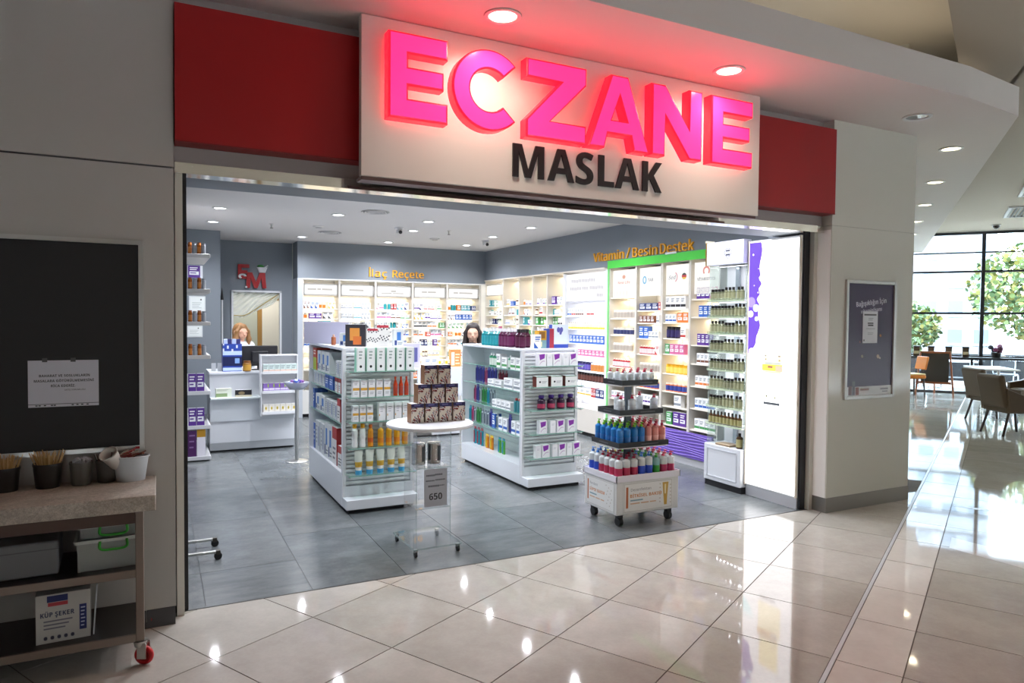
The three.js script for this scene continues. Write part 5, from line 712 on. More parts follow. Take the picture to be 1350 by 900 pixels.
  grid(0.4055, -0.265, 0.265, -0.185, 0.185, 8, 6, (i, j) => (i === 7 ? ros : i === 6 ? ros : i >= 5 ? grn : i >= 3 && j > 2 ? (i === 3 ? blu2 : i === 4 ? (j === 5 ? blu2 : grn) : grn) : j < 2 && i < 2 ? blu2 : j === 0 ? (i < 4 ? yelB : grnB) : crim), 'base box');
}

// ---------------------------------------------------------------- service counters
{
  const c = thing('service_counter', 'long white service counter on the left with a ledge', 'counter', [1.07, 0, -4.9]);
  part('top', rb(1.02, 0.03, 0.62, 0.004), M.lacquer, c, [0, 0.965, -0.3]); part('upper_panel', bx(1.0, 0.3, 0.02), M.lacquer, c, [0, 0.665, -0.04]); part('middle_panel', bx(1.0, 0.28, 0.03), mat(0xd8dde2, 0.25), c, [0, 0.385, 0.01]); part('lower_panel', bx(1.0, 0.27, 0.02), M.lacquer, c, [0, 0.115, -0.02]);
  part('ledge', rb(0.58, 0.02, 0.16, 0.004), mat(0xdfe8e8, 0.2), c, [-0.21, 0.665, 0.05]); part('plinth', bx(1.0, 0.09, 0.03), mat(0xb8bcc0, 0.3, 0.4), c, [0, 0.025, -0.03]); part('kick_board', bx(0.98, 0.025, 0.5), M.kick, c, [0, 0, -0.3]);
  for (const s of [-1, 1]) part('side_panel', bx(0.02, 0.94, 0.56), M.lacquer, c, [s * 0.49, 0.025, -0.34]);
  const d = thing('service_counter', 'white counter behind the round table and the gondolas', 'counter', [3.05, 0, -4.9]);
  part('top', rb(1.76, 0.03, 0.62, 0.004), M.lacquer, d, [0, 0.955, -0.3]); part('front_panel', bx(0.72, 0.93, 0.03), M.lacquer, d, [-0.5, 0.025, 0]); part('front_panel', bx(0.66, 0.38, 0.03), mat(0xdfe4f0, 0.25), d, [0.51, 0.575, 0]); part('front_panel', bx(0.42, 0.56, 0.03), M.lacquer, d, [0.63, 0.025, -0.06]); part('side_niche', bx(0.26, 0.5, 0.02), mat(0xa89a88, 0.5), d, [0.29, 0.08, -0.1]); part('rail', bx(0.66, 0.02, 0.02), M.steel, d, [0.5, 0.2, 0.0]); part('plinth', bx(1.7, 0.025, 0.5), M.kick, d, [0, 0, -0.32]);
}
{  // on and before the left counter
  const mo = thing('monitor', 'black computer monitor on the left counter before the blond woman', 'monitor', [1.17, 0.995, -5.12], 0.12); part('screen_back', rb(0.46, 0.26, 0.03, 0.01), mat(0x16161a, 0.35), mo, [0, 0.05, 0]); part('screen_bump', rb(0.2, 0.14, 0.03, 0.01), mat(0x1c1c20, 0.4), mo, [0, 0.1, 0.025]); part('neck', bx(0.05, 0.08, 0.03), M.black, mo, [0, 0.005, 0.0]); part('foot', rb(0.2, 0.012, 0.14, 0.004), M.black, mo);
  const bk = design((c) => { c.fillStyle = '#2a48a8'; c.fillRect(0, 0, 128, 112); c.fillStyle = '#c8dcf4'; c.fillRect(0, 30, 128, 16); c.fillRect(0, 94, 128, 12); c.fillStyle = '#101c50'; c.fillRect(0, 52, 128, 36); c.fillStyle = '#8ab0e8'; c.fillRect(80, 58, 30, 20); c.fillStyle = '#e4e8f4'; for (let i = 0; i < 9; i++) c.fillRect((i * 29) % 116, (i * 13) % 28, 12, 8); }, '#20368a');
  const bb = thing('display_box', 'blue and white counter display box of small packs', 'box', [0.83, 0.995, -5.0]); part('carton_body', cartonGeo(0.22, 0.34, 0.16, bk), printed, bb); for (let i = 0; i < 4; i++) part('small_pack', rb(0.045, 0.06, 0.04, 0.004), mat(i % 2 ? 0x3a3a70 : 0xb9c8e8, 0.4), bb, [-0.075 + i * 0.05, 0.34, 0.02]);
  place(bottle('x', 0.05, 0.13, plastic(0x9a6a2c), plastic(0x7a4a1c), plastic(0xc8983c), { name: 'honey_jar', cat: 'jar', neck: 0.8, capR: 0.85 }), [1.0, 0.995, -4.82 - 0.1], 0, 'brown and gold jar beside the blue display box', undefined);
  for (const [x, n] of [[0.62, 'left'], [0.69, 'right']]) { const h = thing('leaflet_holder', `small clear leaflet holder on the counter corner, ${n} one`, 'holder', [x, 0.995, -5.0]); part('back_sheet', bx(0.06, 0.15, 0.003), M.clear, h, [0, 0, -0.02], [-0.15, 0, 0]); part('pocket', bx(0.06, 0.07, 0.003), M.clear, h, [0, 0, 0.02]); part('leaflets', bx(0.05, 0.1, 0.014), mat(0xc8ccd0, 0.6), h, [0, 0.002, 0]); }
  const lk = design((c) => { c.fillStyle = '#dfe4d4'; c.fillRect(0, 0, 128, 112); c.fillStyle = '#8aa070'; c.fillRect(0, 60, 90, 40); lines(c, 10, 10, 100, 3, '#a0a890'); }, '#d8dcd0'), wk = design((c) => { c.fillStyle = '#1e1e22'; c.fillRect(0, 0, 128, 112); c.fillStyle = '#c8c0a8'; c.fillRect(0, 80, 128, 32); c.fillStyle = '#8a7a5a'; c.beginPath(); c.arc(50, 50, 24, 0, 7); c.fill(); }, '#2a2a2c');
  place(carton('x', 0.18, 0.11, 0.07, lk, 'leaflet_pack', 'pack'), [0.72, 0.685, -4.86], 0.1, 'pale green leaflet pack on the counter ledge', undefined); place(carton('x', 0.19, 0.085, 0.07, wk, 'black_pack', 'pack'), [0.95, 0.685, -4.86], -0.05, 'black and cream pack on the counter ledge', undefined);
  const r = thing('counter_rack', 'white three-tier counter rack of boxes hung on the counter front', 'rack', [1.36, 0.44, -4.785]);
  for (const s of [-1, 1]) part('side_panel', bx(0.012, 0.75, 0.16), M.white, r, [s * 0.216, 0, 0.0]); part('back_panel', bx(0.42, 0.75, 0.012), M.white, r, [0, 0, -0.02]); part('top_panel', bx(0.444, 0.014, 0.16), M.white, r, [0, 0.75, 0]);
  for (const y of [0.03, 0.29, 0.53]) { part('tier', bx(0.42, 0.012, 0.14), M.white, r, [0, y, 0.05]); part('lip', bx(0.42, 0.035, 0.008), M.white, r, [0, y, 0.116]); }
  const tk = [design((c) => { c.fillStyle = '#cfe0dc'; c.fillRect(0, 0, 128, 112); c.fillStyle = '#e4c8b8'; c.fillRect(0, 70, 128, 42); lines(c, 16, 20, 90, 3, '#8a9a98', 15, 8); }, '#d4dcd8'), design((c) => { c.fillStyle = '#8a6ab8'; c.fillRect(0, 0, 128, 112); c.fillStyle = '#dcd0ec'; c.fillRect(0, 60, 128, 22); c.fillStyle = '#a8c84a'; c.fillRect(96, 10, 26, 40); }, '#7a5aa8'), design((c) => { c.fillStyle = '#ece8dc'; c.fillRect(0, 0, 128, 112); c.fillStyle = '#e0c03a'; c.beginPath(); c.arc(60, 50, 20, 0, 7); c.fill(); c.fillStyle = '#3a6a3a'; c.beginPath(); c.arc(60, 50, 8, 0, 7); c.fill(); c.fillStyle = '#c8743a'; c.fillRect(60, 90, 68, 22); c.fillStyle = '#2a5a6a'; c.fillRect(0, 90, 60, 22); }, '#e0dcd0')];
  [0.53, 0.29, 0.03].forEach((y, i) => fillRow(FB, [1.15, -4.68], 0.015, 0.42, 0.44 + y + 0.0125, [[carton(['pale green sachet box', 'violet wipes box', 'cream box with yellow flower'][i], 0.064, 0.11, 0.06, tk[i], 'sachet_box', 'box'), 6]], `${['top', 'middle', 'lowest'][i]} rack tier`, 'boxes in the counter rack', { b: 0.012, gap: 0.003 }));
  const b = thing('basket_stand', 'chrome pole stand with round basket beside the left counter', 'stand', [1.44, 0, -3.97]);
  part('base', lathe([[0, 0], [0.13, 0], [0.13, 0.008], [0.1, 0.018], [0.03, 0.026], [0, 0.026]], 28), M.steel, b); part('pole', cyl(0.022, 0.022, 0.82, 16), M.steel, b, [0, 0.02, 0]); part('basket', lathe([[0, 0], [0.09, 0], [0.145, 0.07], [0.15, 0.085], [0.143, 0.085], [0.086, 0.006], [0, 0.006]], 28), phys({ color: 0xd0d4da, roughness: 0.1, transmission: 0.6, thickness: 0 }), b, [0, 0.84, 0]);
  const pm = [mat(0x5a48a8, 0.35), mat(0xe4e4ee, 0.35), mat(0x4a6ab8, 0.35), mat(0x8a5a9a, 0.35)];
  let pi = 0; for (let L = 0; L < 3; L++) for (let i = 0; i < 7; i++) { const a = i / 7 * 6.28 + L, q = L === 2 ? 0.05 : 0.085 - L * 0.01; const o = thing('sweet_pack', `small wrapped ${['violet', 'white', 'blue', 'mauve'][pi % 4]} sweet pack heaped in the pole basket`, 'pack', [1.44 + Math.cos(a) * q, 0.862 + L * 0.03, -3.97 + Math.sin(a) * q], a, 'sweet packs in the pole basket'); part('wrapper', rb(0.052, 0.026, 0.032, 0.008), pm[pi++ % 4], o, [0, 0, 0], [rr(-0.3, 0.3), 0, rr(-0.3, 0.3)]); part('seam', bx(0.06, 0.004, 0.006), mat(0xd8d8e4, 0.4), o, [0, 0.012, 0]); }
}
{  // on the second counter
  const lp = thing('display_screen', 'lilac-framed counter display panel behind the green cartons', 'display', [3.05, 0.985, -5.0], 0); part('panel', rb(0.5, 0.34, 0.03, 0.006), mat(0xb9b6da, 0.4), lp); part('inner_sheet', bx(0.42, 0.2, 0.004), mat(0x5a5a90, 0.4), lp, [0, 0.08, 0.016]); part('foot', bx(0.3, 0.02, 0.12), M.white, lp);
  const mo = thing('monitor', 'tall black monitor behind the leaflet boxes with dark-haired head', 'monitor', [2.62, 0.985, -5.05], -0.1); part('screen_back', rb(0.34, 0.4, 0.04, 0.01), mat(0x1a1a20, 0.4), mo, [0, 0.06, 0]); part('neck', bx(0.06, 0.1, 0.03), M.black, mo); part('foot', rb(0.2, 0.012, 0.16, 0.004), M.black, mo);
  const ok = design((c) => { c.fillStyle = '#e09050'; c.fillRect(0, 0, 128, 112); c.fillStyle = '#f0e4d4'; c.fillRect(10, 20, 40, 80); lines(c, 60, 30, 54, 4, '#f4d8b8', 18, 8); }, '#d88848');
  place(carton('x', 0.15, 0.25, 0.1, ok, 'orange_carton'), [3.83, 0.985, -5.0], -0.1, 'tall orange carton on the far counter beside the long-haired woman', undefined);
  fillRow(FB, [3.35, -4.9], 0.02, 0.42, 0.985, [[carton('cream pill carton', 0.09, 0.12, 0.06, medDesigns[3][1], 'counter_carton'), 2], [carton('yellow and brown carton', 0.09, 0.1, 0.06, tkYellow(), 'counter_carton'), 2]], 'the far counter', 'cartons on the far counter', { b: 0.1, gap: 0.01 });
}
function tkYellow() { return design((c) => { c.fillStyle = '#e8e0c8'; c.fillRect(0, 0, 128, 112); c.fillStyle = '#d8b02c'; c.fillRect(20, 20, 50, 50); c.fillStyle = '#3a2a22'; c.fillRect(76, 60, 40, 40); }, '#c8b890'); }
// ---------------------------------------------------------------- shelves on the left wall
{
  const amber = bottle('amber glass jar', 0.022, 0.13, phys({ color: 0xa85a18, roughness: 0.15, transmission: 0.25, thickness: 0 }), mat(0x8a4a18, 0.3), mat(0xb46a1c, 0.4), { name: 'amber_jar', cat: 'jar', neck: 0.8, shoulder: 0.8, capR: 0.85, cap: 0.15, lh: 0.5 }), grey = bottle('grey frosted jar', 0.022, 0.12, mat(0x8e9298, 0.3), mat(0x7c8086, 0.3), null, { name: 'amber_jar', cat: 'jar', neck: 0.8, shoulder: 0.8, capR: 0.85, cap: 0.12 });
  const ys = [2.388, 1.987, 1.612, 1.227, 0.815, 0.418, 0.06];
  ys.forEach((y, i) => {
    const s = thing('wall_shelf', `${['topmost', 'second highest', 'third', 'fourth', 'fifth', 'sixth', 'lowest'][i]} grey-white wall shelf at the left edge of the shop`, 'shelf', [0.375, y, -5.0], 0, 'wall shelves on the left');
    part('board', rb(0.345, 0.044, 1.2, 0.004), i < 4 ? mat(0xb9b6b2, 0.4) : mat(0xd0d0d2, 0.4), s, [0, -0.044, 0]); part('bracket', bx(0.02, 0.03, 1.1), M.steel, s, [-0.16, -0.074, 0]); part('price_rail', bx(0.003, 0.03, 1.18), M.white, s, [0.174, -0.038, 0]);
    const where = `${['topmost', 'second', 'third', 'fourth', 'fifth', 'sixth', 'lowest'][i]} left wall shelf`;
    if (i < 4) fillRow(FB, [0.2, -4.4], 0.02, 0.33, y, [[amber, 1], [grey, 1], [amber, 1], [grey, 1], [amber, 1], [grey, 1], [amber, 1]], where, 'jars on the left wall shelves', { b: 0.02, gap: 0.004 });
    else if (i < 6) { const k = carton('violet and white carton', 0.08, 0.2, 0.05, solidDesigns[3][1], 'violet_carton'); fillRow(FB, [0.2, -4.4], 0.05, 0.33, y, [[carton('lilac carton', 0.06, 0.2, 0.05, medDesigns[13][1], 'violet_carton'), 1], [k, 2]], where, 'cartons on the left wall shelves', { b: 0.02, gap: 0.006 }); }
    else { fillRow(FB, [0.2, -4.4], 0.03, 0.34, y, [[carton('white bag with gold top', 0.07, 0.34, 0.06, goldBag(), 'gift_bag', 'bag'), 1], [carton('dark purple carton', 0.09, 0.3, 0.07, darkPurple(), 'violet_carton'), 1], [carton('white bag with gold top', 0.09, 0.34, 0.06, goldBag(), 'gift_bag', 'bag'), 1]], where, 'cartons on the left wall shelves', { b: 0.02, gap: 0.006 }); }
  });
  const f = thing('wall_frame', 'small purple picture on the pier between the upper wall shelves', 'picture', [0.5, 2.235, -6.838]); part('frame', bx(0.2, 0.18, 0.012), M.white, f, [0.0, 0, 0]); part('picture', cartonGeo(0.16, 0.176, 0.006, solidDesigns[3][1]), printed, f, [-0.015, 0.002, 0.008]);
  const certK = design((c) => { c.fillStyle = '#e8ecea'; c.fillRect(0, 0, 128, 112); lines(c, 20, 40, 80, 4, '#b8c0be', 12, 4); c.fillStyle = '#3a3a3a'; c.beginPath(); c.arc(96, 20, 6, 0, 7); c.fill(); }, '#e8ecea');
  for (const [x, y, w, h, l] of [[0.525, 1.72, 0.22, 0.25, 'larger framed white certificate on the pier'], [0.49, 1.37, 0.21, 0.17, 'smaller framed white certificate on the pier']]) { const g = thing('wall_frame', l, 'certificate', [x, y, -6.838]); part('frame', bx(w, h, 0.014), mat(0xd8dcdc, 0.3), g); part('certificate', cartonGeo(w - 0.03, h - 0.03, 0.004, certK), printed, g, [0, 0.015, 0.009]); }
  const st = thing('rail_stand', 'low steel stand feet with black castors at the left jamb', 'stand', [0.16, 0, -0.95]); for (const z of [-0.15, 0.15]) { part('foot_bar', rb(0.24, 0.018, 0.03, 0.004), M.steel, st, [0.1, 0.045, z]); part('wheel', cached('railwheel', () => new THREE.CylinderGeometry(0.026, 0.026, 0.024, 16).rotateX(Math.PI / 2)), M.black, st, [0.205, 0.026, z]); part('fork', rb(0.03, 0.03, 0.034, 0.004), M.darkSteel, st, [0.205, 0.035, z]); } part('cross_bar', rb(0.03, 0.018, 0.3, 0.004), M.steel, st, [0.0, 0.046, 0]);
  const wp = thing('corner_post', 'thin white post with black pointed tip before the recess wall', 'post', [0.95, 0, -8.0]); part('post', cyl(0.014, 0.014, 1.95, 12), mat(0xe8e8ea, 0.4), wp); part('tip', cyl(0.03, 0.002, 0.2, 12), M.black, wp, [0, 1.95, 0]); part('foot', cyl(0.1, 0.1, 0.012, 20), M.steel, wp);
}
function goldBag() { return design((c) => { c.fillStyle = '#e4e0e8'; c.fillRect(0, 0, 128, 112); c.fillStyle = '#b8861c'; c.fillRect(0, 0, 128, 40); }, '#c9c4cc'); }
function darkPurple() { return design((c) => { c.fillStyle = '#4a1c58'; c.fillRect(0, 0, 128, 112); lines(c, 24, 20, 80, 3, '#8a6a98', 24, 6); }, '#5a2a68'); }
// ---------------------------------------------------------------- red wall logo, curtain
{
  const l = thing('wall_logo', 'red letters E and M with a white mortar on the recess wall', 'logo', [1.2, 2.16, -8.098]), R = mat(0xa81c20, 0.4);
  part('letter', poly([[0, 0.15], [0.17, 0.15], [0.17, 0.2], [0.06, 0.2], [0.06, 0.24], [0.15, 0.24], [0.15, 0.29], [0.06, 0.29], [0.06, 0.335], [0.18, 0.335], [0.18, 0.39], [0, 0.39]], 0.03), R, l);
  part('letter', poly([[0.13, 0], [0.19, 0], [0.2, 0.17], [0.26, 0], [0.31, 0], [0.37, 0.17], [0.39, 0], [0.45, 0], [0.43, 0.26], [0.345, 0.26], [0.285, 0.1], [0.225, 0.26], [0.14, 0.26]], 0.03), R, l, [0, 0, 0.004]);
  part('mortar_bowl', lathe([[0, 0], [0.055, 0], [0.06, 0.02], [0.085, 0.085], [0.092, 0.09], [0.08, 0.09], [0.05, 0.03], [0, 0.03]], 20).clone().scale(1, 1, 0.3), M.white, l, [0.385, 0.262, 0.02]); part('pestle', span([0.4, 0.33, 0.03], [0.475, 0.385, 0.03], 0.011), M.white, l); part('leaf', at(new THREE.SphereGeometry(0.05, 12, 8).scale(1.1, 0.6, 0.3), 0.36, 0.365, 0.02), mat(0x3a8a3a, 0.6), l); part('snake_cup', at(new THREE.TorusGeometry(0.035, 0.016, 8, 18, 4.4).scale(1.3, 0.9, 0.6), 0.07, 0.19, 0.035), M.white, l); part('drop', bx(0.03, 0.03, 0.02), M.white, l, [0.13, 0.0, 0.03]);
  const c = thing('curtain_swag', 'white draped curtain swag across the back room opening', 'curtain', [1.5, 1.2, -8.13]), g = new THREE.PlaneGeometry(0.74, 0.6, 36, 24), p = g.attributes.position;
  for (let i = 0; i < p.count; i++) { const u = Math.min(1, p.getX(i) / 0.74 + 0.5), v = p.getY(i) / 0.6 + 0.5, len = 0.34 * (1 - u) ** 0.9 + 0.05 + 0.1 * Math.sin(u * Math.PI); p.setXYZ(i, (u - 0.5) * 0.74, 0.88 - (1 - v) * len - 0.03 * (1 - v) * Math.sin(u * 9), 0.018 * Math.sin((u * 1.2 + (1 - v) * 0.9) * 30)); }
  g.computeVertexNormals(); part('cloth', g, phys({ color: 0xe9ece6, roughness: 0.9, transmission: 0.35, thickness: 0, side: THREE.DoubleSide }), c); part('rod', span([-0.37, 0.885, 0], [0.37, 0.885, 0], 0.008), M.steel, c); part('gold_hem', tube([[-0.36, 0.5, 0.02], [-0.2, 0.5, 0.025], [0.0, 0.62, 0.02], [0.2, 0.76, 0.02], [0.35, 0.86, 0.01]], 0.008, 30, 6), mat(0xb8a468, 0.5), c);
}
// ---------------------------------------------------------------- ceiling fittings
{
  const Y = 2.94;
  const vent = (l, x, z, r) => { const o = thing('ceiling_vent', l, 'vent', [x, Y, z]); for (let k = 0; k < 4; k++) part('ring', lathe([[r * (0.28 + k * 0.24), -0.004], [r * (0.34 + k * 0.24), -0.022 + k * 0.003], [r * (0.42 + k * 0.24), -0.012], [r * (0.36 + k * 0.24), -0.002]], 32), mat(0xc8c6c4, 0.4), o); part('throat', cyl(r * 0.98, r * 0.98, 0.003, 32), mat(0x5a5a5c, 0.6), o, [0, -0.004, 0]); };
  vent('larger round ring air vent in the shop ceiling', 2.332, -3.859, 0.15); vent('farther round ring air vent in the shop ceiling', 2.294, -6.149, 0.15);
  for (const [x, z, l] of [[1.396, -5.637, 'small brass ceiling sprinkler on the left'], [3.756, -5.066, 'small brass ceiling sprinkler near the middle']]) { const o = thing('ceiling_sprinkler', l, 'sprinkler', [x, Y, z]); part('rose', cyl(0.03, 0.03, 0.006, 16), M.steel, o, [0, -0.006, 0]); part('stem', cyl(0.01, 0.01, 0.05, 10), M.steel, o, [0, -0.056, 0]); part('deflector', cyl(0.022, 0.022, 0.004, 14), M.darkSteel, o, [0, -0.06, 0]); }
  for (const [x, z, l] of [[3.026, -5.118, 'small white and black security camera near the ceiling middle'], [4.731, -5.93, 'small white security camera by the right wall']]) { const o = thing('security_camera', l, 'camera', [x, Y, z]); part('mount', cyl(0.06, 0.06, 0.02, 18), M.white, o, [0, -0.02, 0]); part('camera_body', rb(0.07, 0.06, 0.1, 0.016), mat(0xd0d0d0, 0.4), o, [0, -0.082, 0.02]); part('lens', cached('camlens', () => new THREE.SphereGeometry(0.026, 12, 8)), M.black, o, [0, -0.07, 0.07]); }
  for (const [x, z, l] of [[2.005, -5.542, 'flat white smoke detector disc left of the middle'], [3.929, -6.112, 'flat white smoke detector disc toward the back corner']]) { const o = thing('smoke_detector', l, 'detector', [x, Y, z]); part('disc', lathe([[0, -0.022], [0.05, -0.02], [0.075, -0.008], [0.08, 0], [0, 0]], 24), mat(0xe0dcd8, 0.5), o); part('grille', lathe([[0.03, -0.0225], [0.05, -0.021], [0.05, -0.026], [0.03, -0.027]], 20), mat(0xbab6b2, 0.5), o); }
}

// ---------------------------------------------------------------- people
function sdfMesh(prims, lo, hi, cell, k) {                          // prims: [ax,ay,az, bx,by,bz, ra, rb] tapered capsules joined with a smooth minimum
  const size = Math.max(hi[0] - lo[0], hi[1] - lo[1], hi[2] - lo[2]), n = Math.ceil(size / cell) + 4, mcube = new MarchingCubes(n, new THREE.MeshStandardMaterial(), false, false, 90000), f = mcube.field;
  const half = n / 2, cx = (lo[0] + hi[0]) / 2, cy = (lo[1] + hi[1]) / 2, cz = (lo[2] + hi[2]) / 2, sc = half * cell;
  f.fill(-1);
  for (let z = 0; z < n; z++) { const pz = cz + (z - half) * cell; if (pz < lo[2] - 2 * cell || pz > hi[2] + 2 * cell) continue; for (let y = 0; y < n; y++) { const py = cy + (y - half) * cell; if (py < lo[1] - 2 * cell || py > hi[1] + 2 * cell) continue; for (let x = 0; x < n; x++) {
    const px = cx + (x - half) * cell; if (px < lo[0] - 2 * cell || px > hi[0] + 2 * cell) continue; let d = 9;
    for (const q of prims) { const vx = q[3] - q[0], vy = q[4] - q[1], vz = q[5] - q[2], wx = px - q[0], wy = py - q[1], wz = pz - q[2], t = Math.max(0, Math.min(1, (wx * vx + wy * vy + wz * vz) / (vx * vx + vy * vy + vz * vz + 1e-9))), ex = wx - vx * t, ey = wy - vy * t, ez = (wz - vz * t) / (q[8] ?? 1), e = Math.sqrt(ex * ex + ey * ey + ez * ez) - (q[6] + (q[7] - q[6]) * t), h = Math.max(k - Math.abs(d - e), 0) / k; d = Math.min(d, e) - h * h * k / 4; }
    f[x + y * n + z * n * n] = -d;
  } } }
  mcube.isolation = 0; mcube.update(); const c = mcube.count, g = new THREE.BufferGeometry();
  g.setAttribute('position', new THREE.BufferAttribute(mcube.positionArray.slice(0, c * 3), 3)); g.setAttribute('normal', new THREE.BufferAttribute(mcube.normalArray.slice(0, c * 3), 3)); g.setAttribute('uv', new THREE.BufferAttribute(new Float32Array(c * 2), 2));
  return g.scale(sc, sc, sc).translate(cx, cy, cz);
}
{
  const both = (f) => [f(1), f(-1)].flat();
  // standing woman 1.6 m tall, forearms held forward; faces +z
  const legs = both((s) => [[s * 0.085, 0.86, 0, s * 0.09, 0.47, 0.015, 0.088, 0.058], [s * 0.09, 0.47, 0.015, s * 0.09, 0.08, -0.01, 0.055, 0.036], [s * 0.09, 0.05, -0.02, s * 0.1, 0.03, 0.13, 0.038, 0.028]]);
  const torso = [[0, 0.9, 0, 0, 1.02, 0, 0.135, 0.115, 0.75], [0, 1.02, 0, 0, 1.24, 0, 0.11, 0.125, 0.75], [-0.12, 1.3, 0, 0.12, 1.3, 0, 0.062, 0.062, 0.9], [0, 1.26, -0.01, 0, 1.4, 0.005, 0.06, 0.046]];
  const arms = both((s) => [[s * 0.165, 1.3, 0, s * 0.2, 1.04, -0.02, 0.047, 0.038], [s * 0.2, 1.04, -0.02, s * 0.13, 0.99, 0.22, 0.037, 0.026]]);
  const body = sdfMesh([...legs, ...torso, ...arms], [-0.3, 0, -0.2], [0.3, 1.42, 0.3], 0.0135, 0.035);
  const hand = both((s) => [[s * 0.13, 0.99, 0.21, s * 0.125, 0.985, 0.25, 0.024, 0.028, 1], [s * 0.125, 0.985, 0.25, s * 0.12, 0.982, 0.285, 0.026, 0.03], ...[-0.022, -0.008, 0.007, 0.021].map((q, i) => [s * 0.12 + q, 0.984, 0.29, s * 0.12 + q * 1.15, 0.968, 0.345 + [-0.012, 0.004, 0.008, 0][s > 0 ? i : 3 - i], 0.0095, 0.008]), [s * 0.1, 0.985, 0.255, s * 0.078, 0.975, 0.305, 0.011, 0.0085]]);
  const hands = [1, -1].map((s) => sdfMesh(hand.filter((q) => q[0] * s > 0), s > 0 ? [0.06, 0.94, 0.18] : [-0.17, 0.94, 0.18], s > 0 ? [0.17, 1.03, 0.37] : [-0.06, 1.03, 0.37], 0.0045, 0.008));
  const head = sdfMesh([[0, 1.52, 0.0, 0, 1.5, 0.01, 0.085, 0.082, 1.1], [0, 1.45, 0.035, 0, 1.425, 0.05, 0.05, 0.036], [-0.03, 1.46, 0.045, 0.03, 1.46, 0.045, 0.035, 0.035], [0, 1.49, 0.095, 0, 1.462, 0.108, 0.009, 0.014], ...both((s) => [[s * 0.086, 1.5, 0.0, s * 0.088, 1.465, 0.0, 0.016, 0.012, 0.6], [s * 0.028, 1.507, 0.088, s * 0.045, 1.505, 0.08, 0.011, 0.01]]), [-0.016, 1.437, 0.086, 0.016, 1.437, 0.086, 0.009, 0.009], [0, 1.36, -0.005, 0, 1.44, 0.0, 0.047, 0.05]], [-0.12, 1.34, -0.12], [0.12, 1.63, 0.14], 0.0045, 0.02);
  const whole = join(body, ...hands, head);
  const coat = sdfMesh([[0, 0.72, 0, 0, 1.02, 0, 0.17, 0.132, 0.8], [0, 1.02, 0, 0, 1.24, 0, 0.128, 0.142, 0.78], [-0.13, 1.305, 0, 0.13, 1.305, 0, 0.072, 0.072, 0.95], ...both((s) => [[s * 0.165, 1.3, 0, s * 0.2, 1.04, -0.02, 0.06, 0.05], [s * 0.2, 1.04, -0.02, s * 0.14, 1.0, 0.18, 0.049, 0.038]])], [-0.32, 0.56, -0.22], [0.32, 1.39, 0.26], 0.0135, 0.03);
  const trousers = sdfMesh([...both((s) => [[s * 0.085, 0.86, 0, s * 0.09, 0.47, 0.015, 0.1, 0.072], [s * 0.09, 0.47, 0.015, s * 0.09, 0.1, -0.01, 0.07, 0.058]]), [0, 0.92, 0, 0, 0.96, 0, 0.145, 0.13, 0.8]], [-0.24, 0.03, -0.2], [0.24, 1.1, 0.2], 0.0135, 0.03);
  const shoe = sdfMesh(both((s) => [[s * 0.09, 0.045, -0.03, s * 0.1, 0.035, 0.14, 0.045, 0.036]]), [-0.18, 0, -0.1], [0.18, 0.1, 0.2], 0.008, 0.01);
  const hairLong = sdfMesh([[0, 1.545, -0.014, 0, 1.52, -0.03, 0.088, 0.088, 1.12], ...both((s) => [[s * 0.05, 1.575, 0.045, s * 0.088, 1.5, 0.045, 0.026, 0.024], [s * 0.088, 1.5, 0.04, s * 0.1, 1.36, 0.04, 0.026, 0.03], [s * 0.1, 1.36, 0.04, s * 0.1, 1.24, 0.06, 0.032, 0.024]]), [-0.05, 1.48, -0.06, -0.05, 1.25, -0.085, 0.05, 0.045], [0.05, 1.48, -0.06, 0.05, 1.25, -0.085, 0.05, 0.045]], [-0.16, 1.18, -0.16], [0.16, 1.66, 0.13], 0.006, 0.02);
  const hairMid = sdfMesh([[0, 1.545, -0.014, 0, 1.52, -0.03, 0.088, 0.088, 1.12], ...both((s) => [[s * 0.04, 1.585, 0.045, s * 0.086, 1.51, 0.055, 0.025, 0.024], [s * 0.088, 1.51, 0.045, s * 0.102, 1.4, 0.05, 0.028, 0.034], [s * 0.102, 1.4, 0.05, s * 0.09, 1.34, 0.06, 0.034, 0.02]]), [0, 1.48, -0.06, 0, 1.36, -0.07, 0.075, 0.07]], [-0.16, 1.28, -0.16], [0.16, 1.66, 0.13], 0.006, 0.02);
  const twisted = [body, ...hands].map((g) => g.clone().rotateY(1.35)), whole2 = join(...twisted, head);
  const person = (label, p, turn, scale, skin, hairGeo, hairCol, coatCol, legCol, twist) => {
    const o = thing('person', label, 'person', p, turn); o.scale.setScalar(scale);
    part('body', twist ? whole2 : whole, mat(skin, 0.55), o);
    part('hair', hairGeo, mat(hairCol, 0.55), o); const tw = [0, twist ? 1.35 : 0, 0]; part('coat', coat, mat(coatCol, 0.8), o, [0, 0, 0], tw); part('trousers', trousers, mat(legCol, 0.8), o, [0, 0, 0], tw); part('shoes', shoe, mat(0x2a2a2c, 0.5), o, [0, 0, 0], tw);
    for (const s of [-1, 1]) { part('eye', cached('eye', () => new THREE.SphereGeometry(0.0095, 10, 8).scale(1.4, 0.75, 0.6)), mat(0xf0ece8, 0.3), o, [s * 0.034, 1.5, 0.0855]); part('iris', cached('iris', () => new THREE.SphereGeometry(0.0055, 8, 6).scale(1, 1, 0.5)), mat(0x2a1a12, 0.3), o, [s * 0.034, 1.5, 0.0915]); part('eyebrow', cached('brow', () => new THREE.CapsuleGeometry(0.003, 0.024, 3, 6).rotateZ(Math.PI / 2)), mat(hairCol, 0.7), o, [s * 0.035, 1.52, 0.091], [0, s * 0.25, 0]); }
